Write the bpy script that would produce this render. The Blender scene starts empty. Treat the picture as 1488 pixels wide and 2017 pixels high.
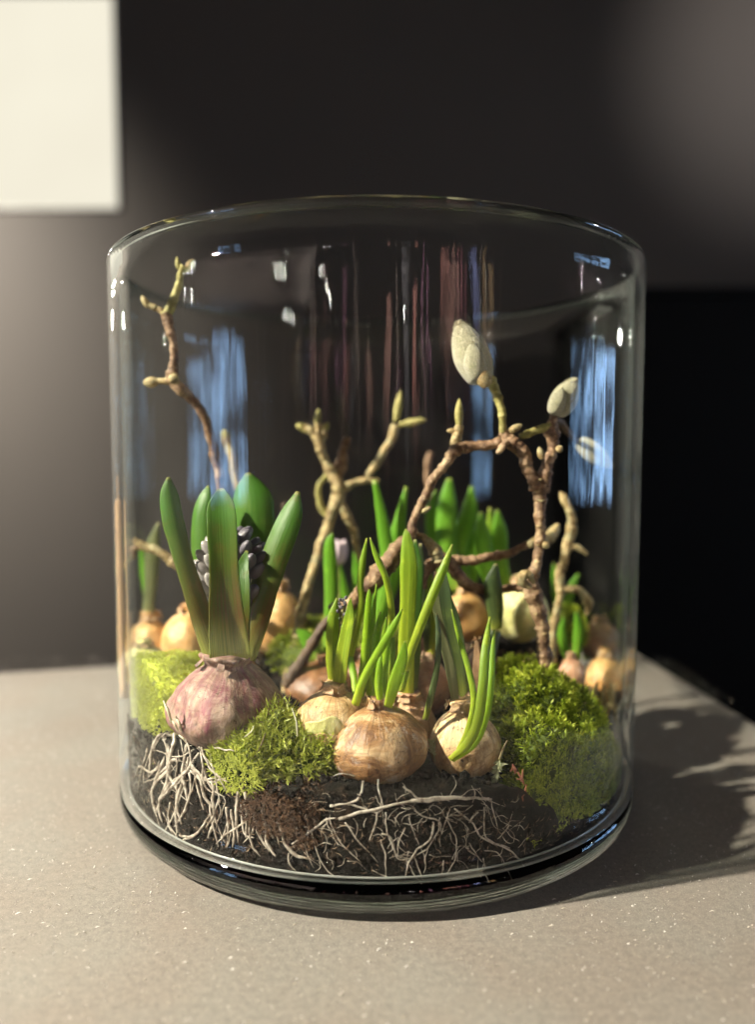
import bpy, math, random
import numpy as np
from mathutils import Vector, noise as mn
random.seed(7); rng = np.random.default_rng(7)
scene = bpy.context.scene
R = math.radians

# ------------------------------------------------------------------ camera
CF, CD, CH, CP = 1562.0, 0.4737, 0.2011, 0.0736      # focal px (2017 px tall frame), distance, height, pitch
cam_d = bpy.data.cameras.new('camera'); cam = bpy.data.objects.new('camera', cam_d)
scene.collection.objects.link(cam); scene.camera = cam
cam.location = (0, -CD, CH); cam.rotation_euler = (math.pi/2-CP, 0, 0)
cam_d.sensor_fit = 'VERTICAL'; cam_d.sensor_height = 24; cam_d.lens = CF/2017*24
cam_d.shift_x = 2/2017
cam_d.clip_start = 0.01; cam_d.clip_end = 50
cam_d.dof.use_dof = True; cam_d.dof.focus_distance = 0.362; cam_d.dof.aperture_fstop = 2.1
# ------------------------------------------------------------------ world, lamps, exposure
w = bpy.data.worlds.new('World'); scene.world = w; w.use_nodes = True
w.node_tree.nodes['Background'].inputs[0].default_value = (1.0, 0.93, 0.86, 1)
w.node_tree.nodes['Background'].inputs[1].default_value = 0.014
def lamp(name, kind, loc, target, energy, color, **kw):
    d = bpy.data.lights.new(name, kind); o = bpy.data.objects.new(name, d); scene.collection.objects.link(o)
    o.location = loc; o.rotation_euler = (Vector(target)-Vector(loc)).to_track_quat('-Z', 'Y').to_euler()
    d.energy = energy; d.color = color
    for k, v in kw.items(): setattr(d, k, v)
    return o
az, el, LD = R(20), R(37), 1.9
ld = Vector((math.cos(el)*math.cos(az), math.cos(el)*math.sin(az), -math.sin(el)))
lamp('key_spotlight', 'SPOT', Vector((-.02, -.04, .1))-ld*LD, (-.06, -.08, .1), 590, (1, .91, .74), spot_size=R(40), spot_blend=.7, shadow_soft_size=.024)
lamp('wall_spotlight', 'SPOT', (-2.3, 1.1, 1.9), (-2.1, 2.5, .80), 840, (1, .92, .82), spot_size=R(84), spot_blend=1.0, shadow_soft_size=.15)
lamp('corner_spotlight', 'SPOT', (1.55, 1.1, 1.85), (1.56, 2.5, 1.66), 70, (1, .92, .89), spot_size=R(60), spot_blend=1.0, shadow_soft_size=.05)
lamp('cloth_fill_right', 'SPOT', (.6, -1.2, 1.7), (1.3, -2.9, .8), 2400, (1, .95, .9), spot_size=R(76), spot_blend=.6, shadow_soft_size=.01)  # unseen lamp added to light the right-hand cloths for their reflections
lamp('cloth_fill_left', 'SPOT', (-.5, -1.2, 1.7), (-.3, -2.9, .6), 900, (1, .93, .88), spot_size=R(80), spot_blend=.6, shadow_soft_size=.01)  # second added lamp, brightens the cloths behind the camera
lamp('soffit_fill', 'SPOT', (-1.1, -.9, 1.3), (-2.1, -1.9, 1.2), 200, (1, .88, .82), spot_size=R(120), spot_blend=.7, shadow_soft_size=.05)  # added fill, unseen, brightens the soffit mirrored in the glass
scene.view_settings.view_transform = 'Standard'; scene.view_settings.look = 'None'
scene.view_settings.exposure = 0; scene.view_settings.gamma = 1
scene.render.engine = 'CYCLES'
cy = scene.cycles
cy.max_bounces = 16; cy.transparent_max_bounces = 48; cy.glossy_bounces = 8; cy.transmission_bounces = 14; cy.diffuse_bounces = 3
cy.sample_clamp_indirect = 6; cy.use_denoising = True; cy.caustics_reflective = True; cy.caustics_refractive = True; cy.blur_glossy = .3

# ------------------------------------------------------------------ projection of pixels to points in the place
def ray(px, py):
    a = (px-742)/CF; b = (1008.5-py)/CF; c, s = math.cos(CP), math.sin(CP)
    return np.array([a, c+b*s, -s+b*c])
CAM = np.array([0, -CD, CH])
def V(px, py, Y):
    r = ray(px, py); return CAM+r*(Y+CD)/r[1]
def VC(px, py, rad=.1449):                              # on the inside of the glass, front side
    r = ray(px, py); o = CAM[:2]; d = r[:2]
    A = d@d; B = o@d; C = o@o-rad*rad; D = B*B-A*C
    t = (-B-math.sqrt(max(D, 0)))/A
    return CAM+r*t
def mpp(Y): return (Y+CD)/CF                            # metres per photo pixel at depth Y

# ------------------------------------------------------------------ mesh helpers
class MB:
    def __init__(s): s.v = []; s.f = []; s.uv = []; s.c = []; s.n = 0; s.hasuv = False
    def add(s, v, f, uv=None, col=None):
        v = np.asarray(v, float); k = s.n
        s.v.append(v); s.f.extend([tuple(i+k for i in q) for q in f]); s.n += len(v)
        s.uv.append(np.zeros((len(v), 2)) if uv is None else np.asarray(uv, float))
        s.c.append(np.full(len(v), .5) if col is None else np.asarray(col, float)*np.ones(len(v)))
    def build(s, name, m, parent=None, smooth=True, origin=None):
        v = np.concatenate(s.v)
        off = np.zeros(3)
        if parent is not None:
            p = parent
            while p is not None: off += np.array(p.location); p = p.parent
        elif origin is not None: off = np.array(origin, float)
        me = bpy.data.meshes.new(name); me.from_pydata((v-off).tolist(), [], s.f)
        uv = np.concatenate(s.uv); col = np.concatenate(s.c)
        li = np.empty(len(me.loops), np.int32); me.loops.foreach_get('vertex_index', li)
        l = me.uv_layers.new(name='uv'); l.data.foreach_set('uv', uv[li].ravel())
        a = me.attributes.new('shade', 'FLOAT', 'POINT'); a.data.foreach_set('value', col.astype(np.float32))
        if smooth: me.polygons.foreach_set('use_smooth', np.ones(len(me.polygons), bool))
        me.materials.append(m); me.update()
        o = bpy.data.objects.new(name, me); scene.collection.objects.link(o)
        if parent is not None: o.parent = parent
        elif origin is not None: o.location = origin
        return o
def tag(o, label=None, cat=None, group=None, kind=None):
    if label: o['label'] = label
    if cat: o['category'] = cat
    if group: o['group'] = group
    if kind: o['kind'] = kind
    return o
def thing(name, label, cat, loc, group=None):
    o = bpy.data.objects.new(name, None); scene.collection.objects.link(o); o.location = loc; o.empty_display_size = .01
    return tag(o, label, cat, group)
def cr(P, n):                                           # Catmull-Rom resample of rows
    P = np.asarray(P, float); m = len(P)
    if m == 2: return P[0]+(P[1]-P[0])*np.linspace(0, 1, n)[:, None]
    Q = np.vstack([2*P[0]-P[1], P, 2*P[-1]-P[-2]]); out = []
    for t in np.linspace(0, m-1, n):
        i = min(int(t), m-2); u = t-i; a, b, c, d = Q[i], Q[i+1], Q[i+2], Q[i+3]
        out.append(.5*((2*b)+(c-a)*u+(2*a-5*b+4*c-d)*u*u+(3*b-a-3*c+d)*u**3))
    return np.array(out)
def n3(p, s=1.0): return mn.noise(Vector((float(p[0])*s, float(p[1])*s, float(p[2])*s)))
def sweep(mb, P, W, T=None, cup=0, roll=0, nr=12, n=28, ref=(0, 1, 0), rough=0, rfreq=300, col=.5, ridge=0):
    """P points, W widths, T thicknesses (metres). closed tube with crescent section"""
    P = np.asarray(P, float); k = len(P)
    W = np.ones(k)*W; T = W if T is None else np.ones(k)*T; rl = np.ones(k)*roll; cu = np.ones(k)*cup
    X = cr(np.c_[P, W, T, rl, cu], n)
    P = X[:, :3]; W = np.maximum(X[:, 3], 2e-5); T = np.maximum(X[:, 4], 2e-5); rl = X[:, 5]; cu = X[:, 6]
    tg = np.gradient(P, axis=0); tg /= np.linalg.norm(tg, axis=1)[:, None]+1e-12
    rf = np.array(ref, float); vs = []; uvs = []
    th = np.linspace(0, 2*math.pi, nr, endpoint=False); prev = None
    for i in range(n):
        S = np.cross(tg[i], rf)
        if np.linalg.norm(S) < .15 and prev is not None: S = prev-tg[i]*(prev@tg[i])
        S /= np.linalg.norm(S)+1e-9
        if prev is not None and S@prev < 0 and False: S = -S
        prev = S; N = np.cross(S, tg[i])
        a = rl[i]; S2 = S*math.cos(a)+N*math.sin(a); N2 = -S*math.sin(a)+N*math.cos(a)
        x = np.cos(th); y = np.sin(th)
        ro = np.ones(nr)
        if rough:
            for j in range(nr):
                q = P[i]+S2*x[j]*W[i]/2+N2*y[j]*T[i]/2
                ro[j] = 1+rough*(n3(q, rfreq)+.5*n3(q, rfreq*2.7))
        rd = 1+ridge*np.cos(th*7)
        vv = P[i]+np.outer(x*W[i]/2*ro*rd, S2)+np.outer(y*T[i]/2*ro*rd+cu[i]*W[i]*(x*x-.5), N2)
        vs.append(vv); uvs.append(np.c_[np.arange(nr)/nr, np.full(nr, i/(n-1))])
    v = np.vstack(vs); uv = np.vstack(uvs); f = []
    for i in range(n-1):
        for j in range(nr):
            j2 = (j+1) % nr; f.append((i*nr+j, i*nr+j2, (i+1)*nr+j2, (i+1)*nr+j))
    f.append(tuple(range(nr-1, -1, -1))); f.append(tuple((n-1)*nr+j for j in range(nr)))
    mb.add(v, f, uv, col)
def lathe(mb, prof, n=96, axis=None, origin=(0, 0, 0), closed=False, disp=None, uvscale=(1, 1), col=.5):
    prof = np.asarray(prof, float); m = len(prof); th = np.linspace(0, 2*math.pi, n, endpoint=False)
    v = []; uv = []
    for i, (r, z) in enumerate(prof):
        for t in th:
            rr, zz = r, z
            if disp: rr, zz = disp(r, z, t, i/(m-1))
            v.append((rr*math.cos(t), rr*math.sin(t), zz)); uv.append((t/(2*math.pi)*uvscale[0], i/(m-1)*uvscale[1]))
    v = np.array(v)
    if axis is not None:
        q = Vector((0, 0, 1)).rotation_difference(Vector(axis)).to_matrix(); v = v@np.array(q).T
    v = v+np.array(origin); f = []
    for i in range(m-1 if not closed else m):
        i2 = (i+1) % m
        for j in range(n):
            j2 = (j+1) % n; f.append((i*n+j, i*n+j2, i2*n+j2, i2*n+j))
    if not closed:
        if prof[0][0] > 1e-9: f.append(tuple(range(n-1, -1, -1)))
        if prof[-1][0] > 1e-9: f.append(tuple((m-1)*n+j for j in range(n)))
    mb.add(v, f, uv, col)
def box(mb, x0, x1, y0, y1, z0, z1, bev=0):
    v = [(x, y, z) for x in (x0, x1) for y in (y0, y1) for z in (z0, z1)]
    mb.add(v, [(0, 1, 3, 2), (4, 6, 7, 5), (0, 4, 5, 1), (2, 3, 7, 6), (0, 2, 6, 4), (1, 5, 7, 3)])

# ------------------------------------------------------------------ material helpers
def mat(name):
    m = bpy.data.materials.new(name); m.use_nodes = True; nt = m.node_tree; nt.nodes.clear()
    return m, nt
class G:
    def __init__(s, name):
        s.m, s.t = mat(name); s.out = s.n('ShaderNodeOutputMaterial')
    def n(s, ty, **kw):
        x = s.t.nodes.new(ty)
        for k, v in kw.items():
            if k.startswith('i_'):
                key = k[2:]; key = int(key) if key.isdigit() else key.replace('_', ' ')
                if isinstance(v, bpy.types.NodeSocket): s.t.links.new(v, x.inputs[key])
                else: x.inputs[key].default_value = v
            else: setattr(x, k, v)
        return x
    def l(s, a, b): s.t.links.new(a, b)
    def noise(s, vec, scale, detail=4, rough=.55, dist=0):
        x = s.n('ShaderNodeTexNoise'); s.l(vec, x.inputs['Vector']); x.inputs['Scale'].default_value = scale
        x.inputs['Detail'].default_value = detail; x.inputs['Roughness'].default_value = rough; x.inputs['Distortion'].default_value = dist
        return x.outputs['Fac']
    def ramp(s, fac, stops, interp='LINEAR'):
        x = s.n('ShaderNodeValToRGB'); s.l(fac, x.inputs[0]); cr_ = x.color_ramp; cr_.interpolation = interp
        while len(cr_.elements) < len(stops): cr_.elements.new(.5)
        for e, (p, c) in zip(cr_.elements, stops):
            e.position = p; e.color = (c, c, c, 1) if isinstance(c, (int, float)) else (*c, 1)
        return x.outputs[0]
    def mix(s, fac, a, b, mode='MIX'):
        x = s.n('ShaderNodeMix', data_type='RGBA', blend_type=mode)
        for sock, v in ((x.inputs[0], fac), (x.inputs[6], a), (x.inputs[7], b)):
            if isinstance(v, bpy.types.NodeSocket): s.l(v, sock)
            elif isinstance(v, tuple): sock.default_value = (*v, 1) if len(v) == 3 else v
            else: sock.default_value = v
        return x.outputs[2]
    def math(s, op, a, b=0, clamp=False):
        x = s.n('ShaderNodeMath', operation=op, use_clamp=clamp)
        for i, v in enumerate((a, b)):
            if isinstance(v, bpy.types.NodeSocket): s.l(v, x.inputs[i])
            else: x.inputs[i].default_value = v
        return x.outputs[0]
    def obj(s): return s.n('ShaderNodeTexCoord').outputs['Object']
    def uv(s, sc=(1, 1, 1)):
        t = s.n('ShaderNodeTexCoord').outputs['UV']; mp = s.n('ShaderNodeMapping'); s.l(t, mp.inputs[0])
        mp.inputs['Scale'].default_value = sc; return mp.outputs[0]
    def scaled(s, vec, sc):
        mp = s.n('ShaderNodeMapping'); s.l(vec, mp.inputs[0]); mp.inputs['Scale'].default_value = sc; return mp.outputs[0]
    def attr(s, nm): return s.n('ShaderNodeAttribute', attribute_name=nm).outputs['Fac']
    def bump(s, h, strength=.5, dist=.001):
        x = s.n('ShaderNodeBump'); s.l(h, x.inputs['Height']); x.inputs['Strength'].default_value = strength; x.inputs['Distance'].default_value = dist
        return x.outputs[0]
    def principled(s, col, rough=.6, nrm=None, **kw):
        p = s.n('ShaderNodeBsdfPrincipled')
        for k, v in (('Base Color', col), ('Roughness', rough)):
            if isinstance(v, bpy.types.NodeSocket): s.l(v, p.inputs[k])
            elif isinstance(v, tuple): p.inputs[k].default_value = (*v, 1)
            else: p.inputs[k].default_value = v
        if nrm is not None: s.l(nrm, p.inputs['Normal'])
        for k, v in kw.items():
            k = k.replace('_', ' ')
            if isinstance(v, bpy.types.NodeSocket): s.l(v, p.inputs[k])
            else: p.inputs[k].default_value = v
        return p.outputs[0]
    def done(s, sh): s.l(sh, s.out.inputs[0]); return s.m
    def thin(s, p, col, fac, nrm=None):                 # mix in translucency
        t = s.n('ShaderNodeBsdfTranslucent')
        if isinstance(col, bpy.types.NodeSocket): s.l(col, t.inputs[0])
        else: t.inputs[0].default_value = (*col, 1)
        x = s.n('ShaderNodeMixShader'); x.inputs[0].default_value = fac; s.l(p, x.inputs[1]); s.l(t.outputs[0], x.inputs[2])
        return x.outputs[0]

def plain(name, col, rough=.6, **kw):
    g = G(name); nz = g.noise(g.obj(), 40, 3); c = g.mix(nz, tuple(x*.8 for x in col), tuple(min(1, x*1.15) for x in col))
    return g.done(g.principled(c, rough, **kw))

def m_table():
    g = G('table_laminate'); o = g.obj()
    a = g.noise(o, 9, 5); b = g.noise(o, 1300, 3, .75); c = g.noise(o, 38, 5, .7); d = g.noise(o, 330, 4, .7)
    col = g.mix(a, (.118, .111, .101), (.172, .163, .146))
    col = g.mix(g.ramp(d, [(.36, 0), (.66, .95)]), col, (.222, .208, .182)); col = g.mix(g.ramp(b, [(.5, 0), (.68, .8)]), col, (.31, .292, .258)); col = g.mix(g.ramp(b, [(.3, .7), (.45, 0)]), col, (.14, .13, .11))
    col = g.mix(g.ramp(c, [(.5, 0), (.72, .4)]), col, (.2, .18, .155))
    tn = g.noise(o, 14, 3); col = g.mix(g.ramp(tn, [(.4, 0), (.6, 1)]), col, g.mix(1.0, col, (1.0, .95, .93), 'MULTIPLY'))
    return g.done(g.principled(col, g.ramp(a, [(.3, .5), (.7, .62)]), g.bump(b, .3, .0003)))
def m_wall():
    g = G('dark_paint'); a = g.noise(g.obj(), 1.5, 4)
    return g.done(g.principled(g.mix(a, (.076, .067, .057), (.092, .081, .068)), .75))
def m_glasswall():
    g = G('vase_glass'); o = g.obj()
    sp = g.scaled(o, (1, 1, .12)); nz = g.noise(sp, 40, 2, .5); nz2 = g.noise(sp, 190, 2)
    h = g.math('ADD', nz, g.math('MULTIPLY', nz2, .05))
    bp = g.bump(h, .45, .0013)
    lw = g.n('ShaderNodeLayerWeight'); lw.inputs['Blend'].default_value = .5
    f5 = g.math('POWER', lw.outputs['Facing'], 5.0)
    edge = g.math('MULTIPLY', g.ramp(lw.outputs['Facing'], [(.71, 0), (.77, .42), (.95, .65)]), 1.0)
    fr = g.math('MAXIMUM', g.math('ADD', g.math('MULTIPLY', f5, .93), .019, True), edge)
    tint = g.mix(g.math('POWER', lw.outputs['Facing'], 4.0), (.992, .997, .992), (.80, .87, .84))
    sm = g.ramp(g.noise(g.scaled(o, (1, 1, .5)), 16, 5, .6, .5), [(.5, 0), (.75, 1)]); hz = g.math('MAXIMUM', g.math('MULTIPLY', sm, .006), g.ramp(lw.outputs['Facing'], [(.68, 0), (.85, .035)]))  # smudges, plus the edge glow painted in as pale diffuse
    t = g.n('ShaderNodeBsdfTransparent'); g.l(tint, t.inputs[0])
    gl = g.n('ShaderNodeBsdfGlossy'); gl.inputs['Roughness'].default_value = .004; g.l(bp, gl.inputs['Normal'])
    gl.inputs['Color'].default_value = (.97, 1, .99, 1)
    x = g.n('ShaderNodeMixShader'); g.l(fr, x.inputs[0]); g.l(t.outputs[0], x.inputs[1]); g.l(gl.outputs[0], x.inputs[2])
    df = g.n('ShaderNodeBsdfDiffuse'); df.inputs[0].default_value = (.8, .8, .78, 1)
    y = g.n('ShaderNodeMixShader'); g.l(hz, y.inputs[0]); g.l(x.outputs[0], y.inputs[1]); g.l(df.outputs[0], y.inputs[2])
    return g.done(y.outputs[0])
def m_glass():
    g = G('solid_glass'); o = g.obj(); nz = g.noise(o, 45, 2)
    x = g.n('ShaderNodeBsdfGlass'); x.inputs['Roughness'].default_value = .0; x.inputs['IOR'].default_value = 1.5
    x.inputs['Color'].default_value = (.965, .985, .975, 1); g.l(g.bump(nz, .12, .001), x.inputs['Normal'])
    return g.done(x.outputs[0])
def m_leaf(name, base, mid, tip, dark=.75, trans=.35, rough=.38, lines=34, tipfac=None):
    g = G(name); u = g.uv(); sep = g.n('ShaderNodeSeparateXYZ'); g.l(u, sep.inputs[0]); t = sep.outputs[1]
    wob = g.math('ADD', t, g.math('MULTIPLY', g.math('SUBTRACT', g.noise(g.scaled(u, (6, 1.2, 1)), 2, 3), .5), .22))
    col = g.ramp(wob, [(.02, base), (.20, mid), (.42, tuple((a_*.55+b_*.45) for a_, b_ in zip(mid, tip))), (.72, tip), (1, tuple(x*.8 for x in tip))])
    ln = g.noise(g.scaled(u, (lines, 1.2, 1)), 1.0, 3, .7)
    col = g.mix(g.ramp(t, [(.955, 0), (.99, .8)]), col, (.42, .36, .10))
    bl = g.noise(g.obj(), 95, 4, .7); col = g.mix(g.ramp(bl, [(.55, 0), (.68, .45)]), col, tuple(min(1, x*1.7) for x in mid))
    col = g.mix(g.ramp(ln, [(.38, .8), (.58, 0)]), col, tuple(x*dark for x in tip))
    sp = g.noise(g.obj(), 900, 2); col = g.mix(g.ramp(sp, [(.68, 0), (.8, .25)]), col, (.25, .18, .05))
    p = g.principled(col, rough, g.bump(ln, .5, .0005), Specular_IOR_Level=.45)
    return g.done(g.thin(p, g.mix(.5, col, (.45, .6, .04)), trans))
def m_bulb(name, c1, c2, c3, blush=None, dirt=.6, rough=.42, scuff=.0):
    g = G(name); u = g.uv(); o = g.obj()
    a = g.noise(o, 60, 6, .72, 1.0); v = g.noise(g.scaled(u, (46, 2.2, 1)), 1.0, 4, .7, .3); sp = g.noise(o, 420, 3, .7)
    col = g.ramp(a, [(.36, c1), (.5, c2), (.62, c3)])
    col = g.mix(g.ramp(v, [(.5, 0), (.66, .38)]), col, tuple(x*.55 for x in c1))
    vein = g.n('ShaderNodeTexVoronoi', feature='DISTANCE_TO_EDGE'); g.l(g.scaled(u, (17, 4.5, 1)), vein.inputs['Vector'])
    vein.inputs['Scale'].default_value = 1
    col = g.mix(g.ramp(vein.outputs['Distance'], [(0, .4), (.05, 0)]), col, tuple(x*.5 for x in c1))
    d2 = g.noise(o, 38, 6, .8, .6); col = g.mix(g.ramp(d2, [(.53, 0), (.63, dirt*.55)]), col, (.13, .085, .05))
    if blush:
        b = g.noise(g.scaled(u, (9, 1.4, 1)), 1.6, 5, .7, .8); col = g.mix(g.ramp(b, [(.5, 0), (.64, .75)]), col, blush)
        b2 = g.noise(g.scaled(u, (70, 2.4, 1)), 1.0, 4, .7); col = g.mix(g.ramp(b2, [(.5, 0), (.7, .55)]), col, (.36, .26, .21))
    if scuff:
        b = g.noise(o, 90, 6, .8); col = g.mix(g.ramp(b, [(.56, 0), (.66, scuff)]), col, (.42, .38, .33))
    sep = g.n('ShaderNodeSeparateXYZ'); g.l(u, sep.inputs[0])
    low = g.ramp(sep.outputs[1], [(.0, 1), (.28, 0)]); dn = g.noise(o, 160, 4, .7)
    dm = g.math('MULTIPLY', low, g.ramp(dn, [(.35, 0), (.6, dirt)]))
    col = g.mix(dm, col, (.05, .035, .02))
    col = g.mix(g.ramp(sp, [(.62, 0), (.68, .85)]), col, (.07, .04, .02))
    h = g.math('ADD', g.math('MULTIPLY', v, .45), g.math('MULTIPLY', a, 1.2))
    return g.done(g.principled(col, g.ramp(a, [(.3, rough-.08), (.7, rough+.16)]), g.bump(h, .8, .0012), Subsurface_Weight=.1, Subsurface_Radius=(.006, .003, .001), Subsurface_Scale=.5))
def m_bark(name, c1, c2, c3, lich=0):
    g = G(name); o = g.obj(); a = g.noise(o, 110, 5, .65); b = g.noise(o, 420, 4, .7); u = g.uv()
    rg = g.noise(g.scaled(u, (2, 46, 1)), 1, 3)
    col = g.ramp(a, [(.3, c1), (.5, c2), (.68, c3)])
    col = g.mix(g.ramp(b, [(.55, 0), (.65, .6)]), col, tuple(min(1, x*1.35) for x in c3))
    col = g.mix(g.ramp(rg, [(.58, 0), (.64, .45)]), col, tuple(x*.5 for x in c1))
    if lich:
        l_ = g.noise(o, 170, 3); col = g.mix(g.ramp(l_, [(.5, 0), (.6, lich)]), col, (.36, .36, .2))
    h = g.math('ADD', g.math('MULTIPLY', a, .8), b)
    return g.done(g.principled(col, .62, g.bump(h, .7, .001)))
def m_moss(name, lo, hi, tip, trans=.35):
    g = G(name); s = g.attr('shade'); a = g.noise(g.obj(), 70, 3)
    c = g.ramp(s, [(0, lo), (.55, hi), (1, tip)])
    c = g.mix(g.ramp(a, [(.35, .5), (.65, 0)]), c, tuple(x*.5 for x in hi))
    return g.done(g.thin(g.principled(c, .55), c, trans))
def m_soil():
    g = G('soil'); o = g.obj(); a = g.noise(o, 60, 6, .7); b = g.noise(o, 500, 4, .8); c = g.noise(o, 25, 3)
    col = g.ramp(a, [(.3, (.0015, .001, .0008)), (.55, (.004, .003, .002)), (.72, (.045, .028, .017))])
    col = g.mix(g.ramp(b, [(.64, 0), (.70, .6)]), col, (.085, .058, .036))
    col = g.mix(g.ramp(c, [(.5, 0), (.7, .45)]), col, (.016, .008, .004))
    return g.done(g.principled(col, .8, g.bump(g.math('ADD', a, b), 1, .0022), Specular_IOR_Level=.2))
def m_root():
    g = G('root_skin'); o = g.obj(); a = g.noise(o, 260, 4, .7); s = g.attr('shade')
    c = g.mix(g.ramp(a, [(.35, 0), (.62, 1)]), (.13, .10, .07), (.52, .47, .39))
    c = g.mix(g.math('MULTIPLY', s, g.ramp(a, [(.4, 0), (.55, 1)])), c, (.78, .73, .64))
    return g.done(g.thin(g.principled(c, .5, g.bump(a, .4, .0004)), c, .15))
M = dict(
 table=m_table(), wall=m_wall(), vwall=m_glasswall(), vglass=m_glass(), soil=m_soil(), root=m_root(),
 hleaf=m_leaf('hyacinth_leaf', (.40, .40, .08), (.12, .18, .028), (.062, .19, .022), lines=60, trans=.3),
 hleafred=m_leaf('hyacinth_leaf_bronze', (.44, .44, .09), (.15, .060, .022), (.064, .18, .020), lines=60, trans=.25),
 bleaf=m_leaf('bright_leaf', (.60, .70, .05), (.42, .60, .03), (.24, .45, .018), lines=20, trans=.4),
 yleaf=m_leaf('yellow_green_leaf', (.62, .66, .05), (.46, .54, .03), (.24, .40, .025), lines=30, trans=.32),
 dleaf=m_leaf('dark_leaf', (.34, .38, .05), (.10, .14, .03), (.045, .075, .028), lines=26, trans=.18),
 rleaf=m_leaf('rear_leaf', (.38, .50, .08), (.26, .52, .05), (.16, .42, .03), lines=24, trans=.4),
 gleaf=m_leaf('grey_leaf', (.25, .26, .12), (.16, .17, .08), (.13, .15, .06), lines=24, trans=.2),
 hbulb=m_bulb('hyacinth_bulb_skin', (.10, .055, .038), (.25, .155, .115), (.42, .31, .24), blush=(.17, .028, .062), dirt=.9, rough=.6),
 tan=m_bulb('tan_bulb_skin', (.27, .14, .05), (.54, .36, .17), (.70, .54, .32), dirt=.9, rough=.5),
 tanscuff=m_bulb('scuffed_bulb_skin', (.13, .052, .018), (.33, .175, .07), (.56, .39, .22), dirt=1, rough=.44, scuff=.85),
 orange=m_bulb('orange_bulb_skin', (.40, .19, .06), (.60, .35, .13), (.68, .45, .2), dirt=.6, rough=.35),
 pinktan=m_bulb('pinkish_bulb_skin', (.36, .18, .10), (.56, .34, .2), (.62, .42, .27), dirt=.4, rough=.36),
 brownb=m_bulb('brown_bulb_skin', (.10, .045, .02), (.22, .10, .04), (.32, .16, .07), dirt=.4, rough=.4),
 paleb=m_bulb('pale_bulb_skin', (.42, .40, .14), (.62, .60, .26), (.68, .66, .36), dirt=.3, rough=.4),
 papery=m_bulb('papery_skin', (.30, .17, .09), (.48, .31, .17), (.6, .43, .28), dirt=0, rough=.5),
 bark=m_bark('magnolia_bark', (.055, .028, .014), (.17, .095, .048), (.36, .25, .145)),
 barkp=m_bark('pale_bark', (.07, .045, .018), (.26, .185, .075), (.50, .40, .20), lich=.5),
 barkd=m_bark('dark_bark', (.035, .02, .012), (.075, .045, .026), (.15, .09, .05)),
 barkr=m_bark('reddish_bark', (.05, .025, .012), (.16, .088, .042), (.42, .31, .18)),
 greentwig=m_bark('green_twig', (.10, .085, .02), (.24, .22, .06), (.38, .35, .13)),
 moss=m_moss('moss', (.05, .07, .006), (.30, .40, .02), (.66, .72, .08)),
 mossb=m_moss('bright_moss', (.12, .16, .01), (.36, .42, .045), (.62, .66, .14)),
 mosslime=m_moss('lime_moss', (.30, .36, .02), (.52, .57, .06), (.70, .74, .16)), mossd=m_moss('dead_moss', (.012, .006, .003), (.055, .026, .011), (.16, .085, .038), .1),
 mossbaseb=plain('bright_moss_base', (.40, .46, .04), .9), mossbase=plain('moss_base', (.07, .10, .012), .9),
 bud=plain('flower_bud_skin', (.30, .28, .27), .45), budd=plain('dark_flower_bud_skin', (.11, .10, .12), .45),
 white=plain('white_board', (.47, .445, .39), .7), black=plain('black_lacquer', (.004, .004, .004), .8, Specular_IOR_Level=.1),
 stick=plain('dry_reed', (.55, .33, .16), .5),
)
def m_fuzzbud():
    g = G('magnolia_bud'); o = g.obj(); u = g.uv(); a = g.noise(g.scaled(u, (16, 3, 1)), 2, 4, .7); b = g.noise(o, 140, 4, .7); a = g.noise(g.scaled(u, (26, 5, 1)), 2, 5, .75)
    c = g.mix(g.ramp(a, [(.3, 0), (.65, 1)]), (.17, .165, .09), (.38, .37, .25)); c = g.mix(g.ramp(b, [(.55, 0), (.7, .5)]), c, (.24, .27, .08))
    return g.done(g.principled(c, .8, g.bump(a, .9, .0012), Sheen_Weight=.4))
M['fuzz'] = m_fuzzbud()
M['hair'] = plain('bud_hair', (.52, .50, .34), .6)

# ------------------------------------------------------------------ the setting
def structure(o, label=None): o['kind'] = 'structure'; return o
mb = MB(); box(mb, -3.2, 3.2, 2.5, 2.6, -.95, 3.0); structure(mb.build('back_wall', M['wall'], smooth=False))
mb = MB(); box(mb, -3.2, 3.2, -3.4, 2.5, -1.0, -.952); structure(mb.build('floor', plain('dark_floor', (.03, .028, .026), .7), smooth=False))
poly = [(-1.0, .09), (.257, .385), (.377, -.9), (-1.0, -.9)]
poly = poly[::-1]
def slab(mb, poly, z0, z1, bev=.002):
    n = len(poly); P = np.array(poly); c = P.mean(0)
    def ring(ins, z):
        return [(*(p+(c-p)/np.linalg.norm(c-p)*ins*1.3), z) for p in P]
    rings = [ring(0, z0), ring(0, z1-bev), ring(bev*.3, z1-bev*.3), ring(bev, z1)]
    v = [q for r_ in rings for q in r_]; f = [tuple(range(n-1, -1, -1)), tuple(3*n+j for j in range(n))]
    for i in range(3):
        for j in range(n): f.append((i*n+j, i*n+(j+1) % n, (i+1)*n+(j+1) % n, (i+1)*n+j))
    mb.add(v, f)
mb = MB(); slab(mb, poly, -.04, 0); table = structure(mb.build('table_top', M['table'], smooth=False))
mb = MB(); P2 = [(x*.97-.01, y*.97-.02) for x, y in poly]; slab(mb, P2, -.95, -.0405); structure(mb.build('table_plinth', M['black'], smooth=False))
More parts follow.
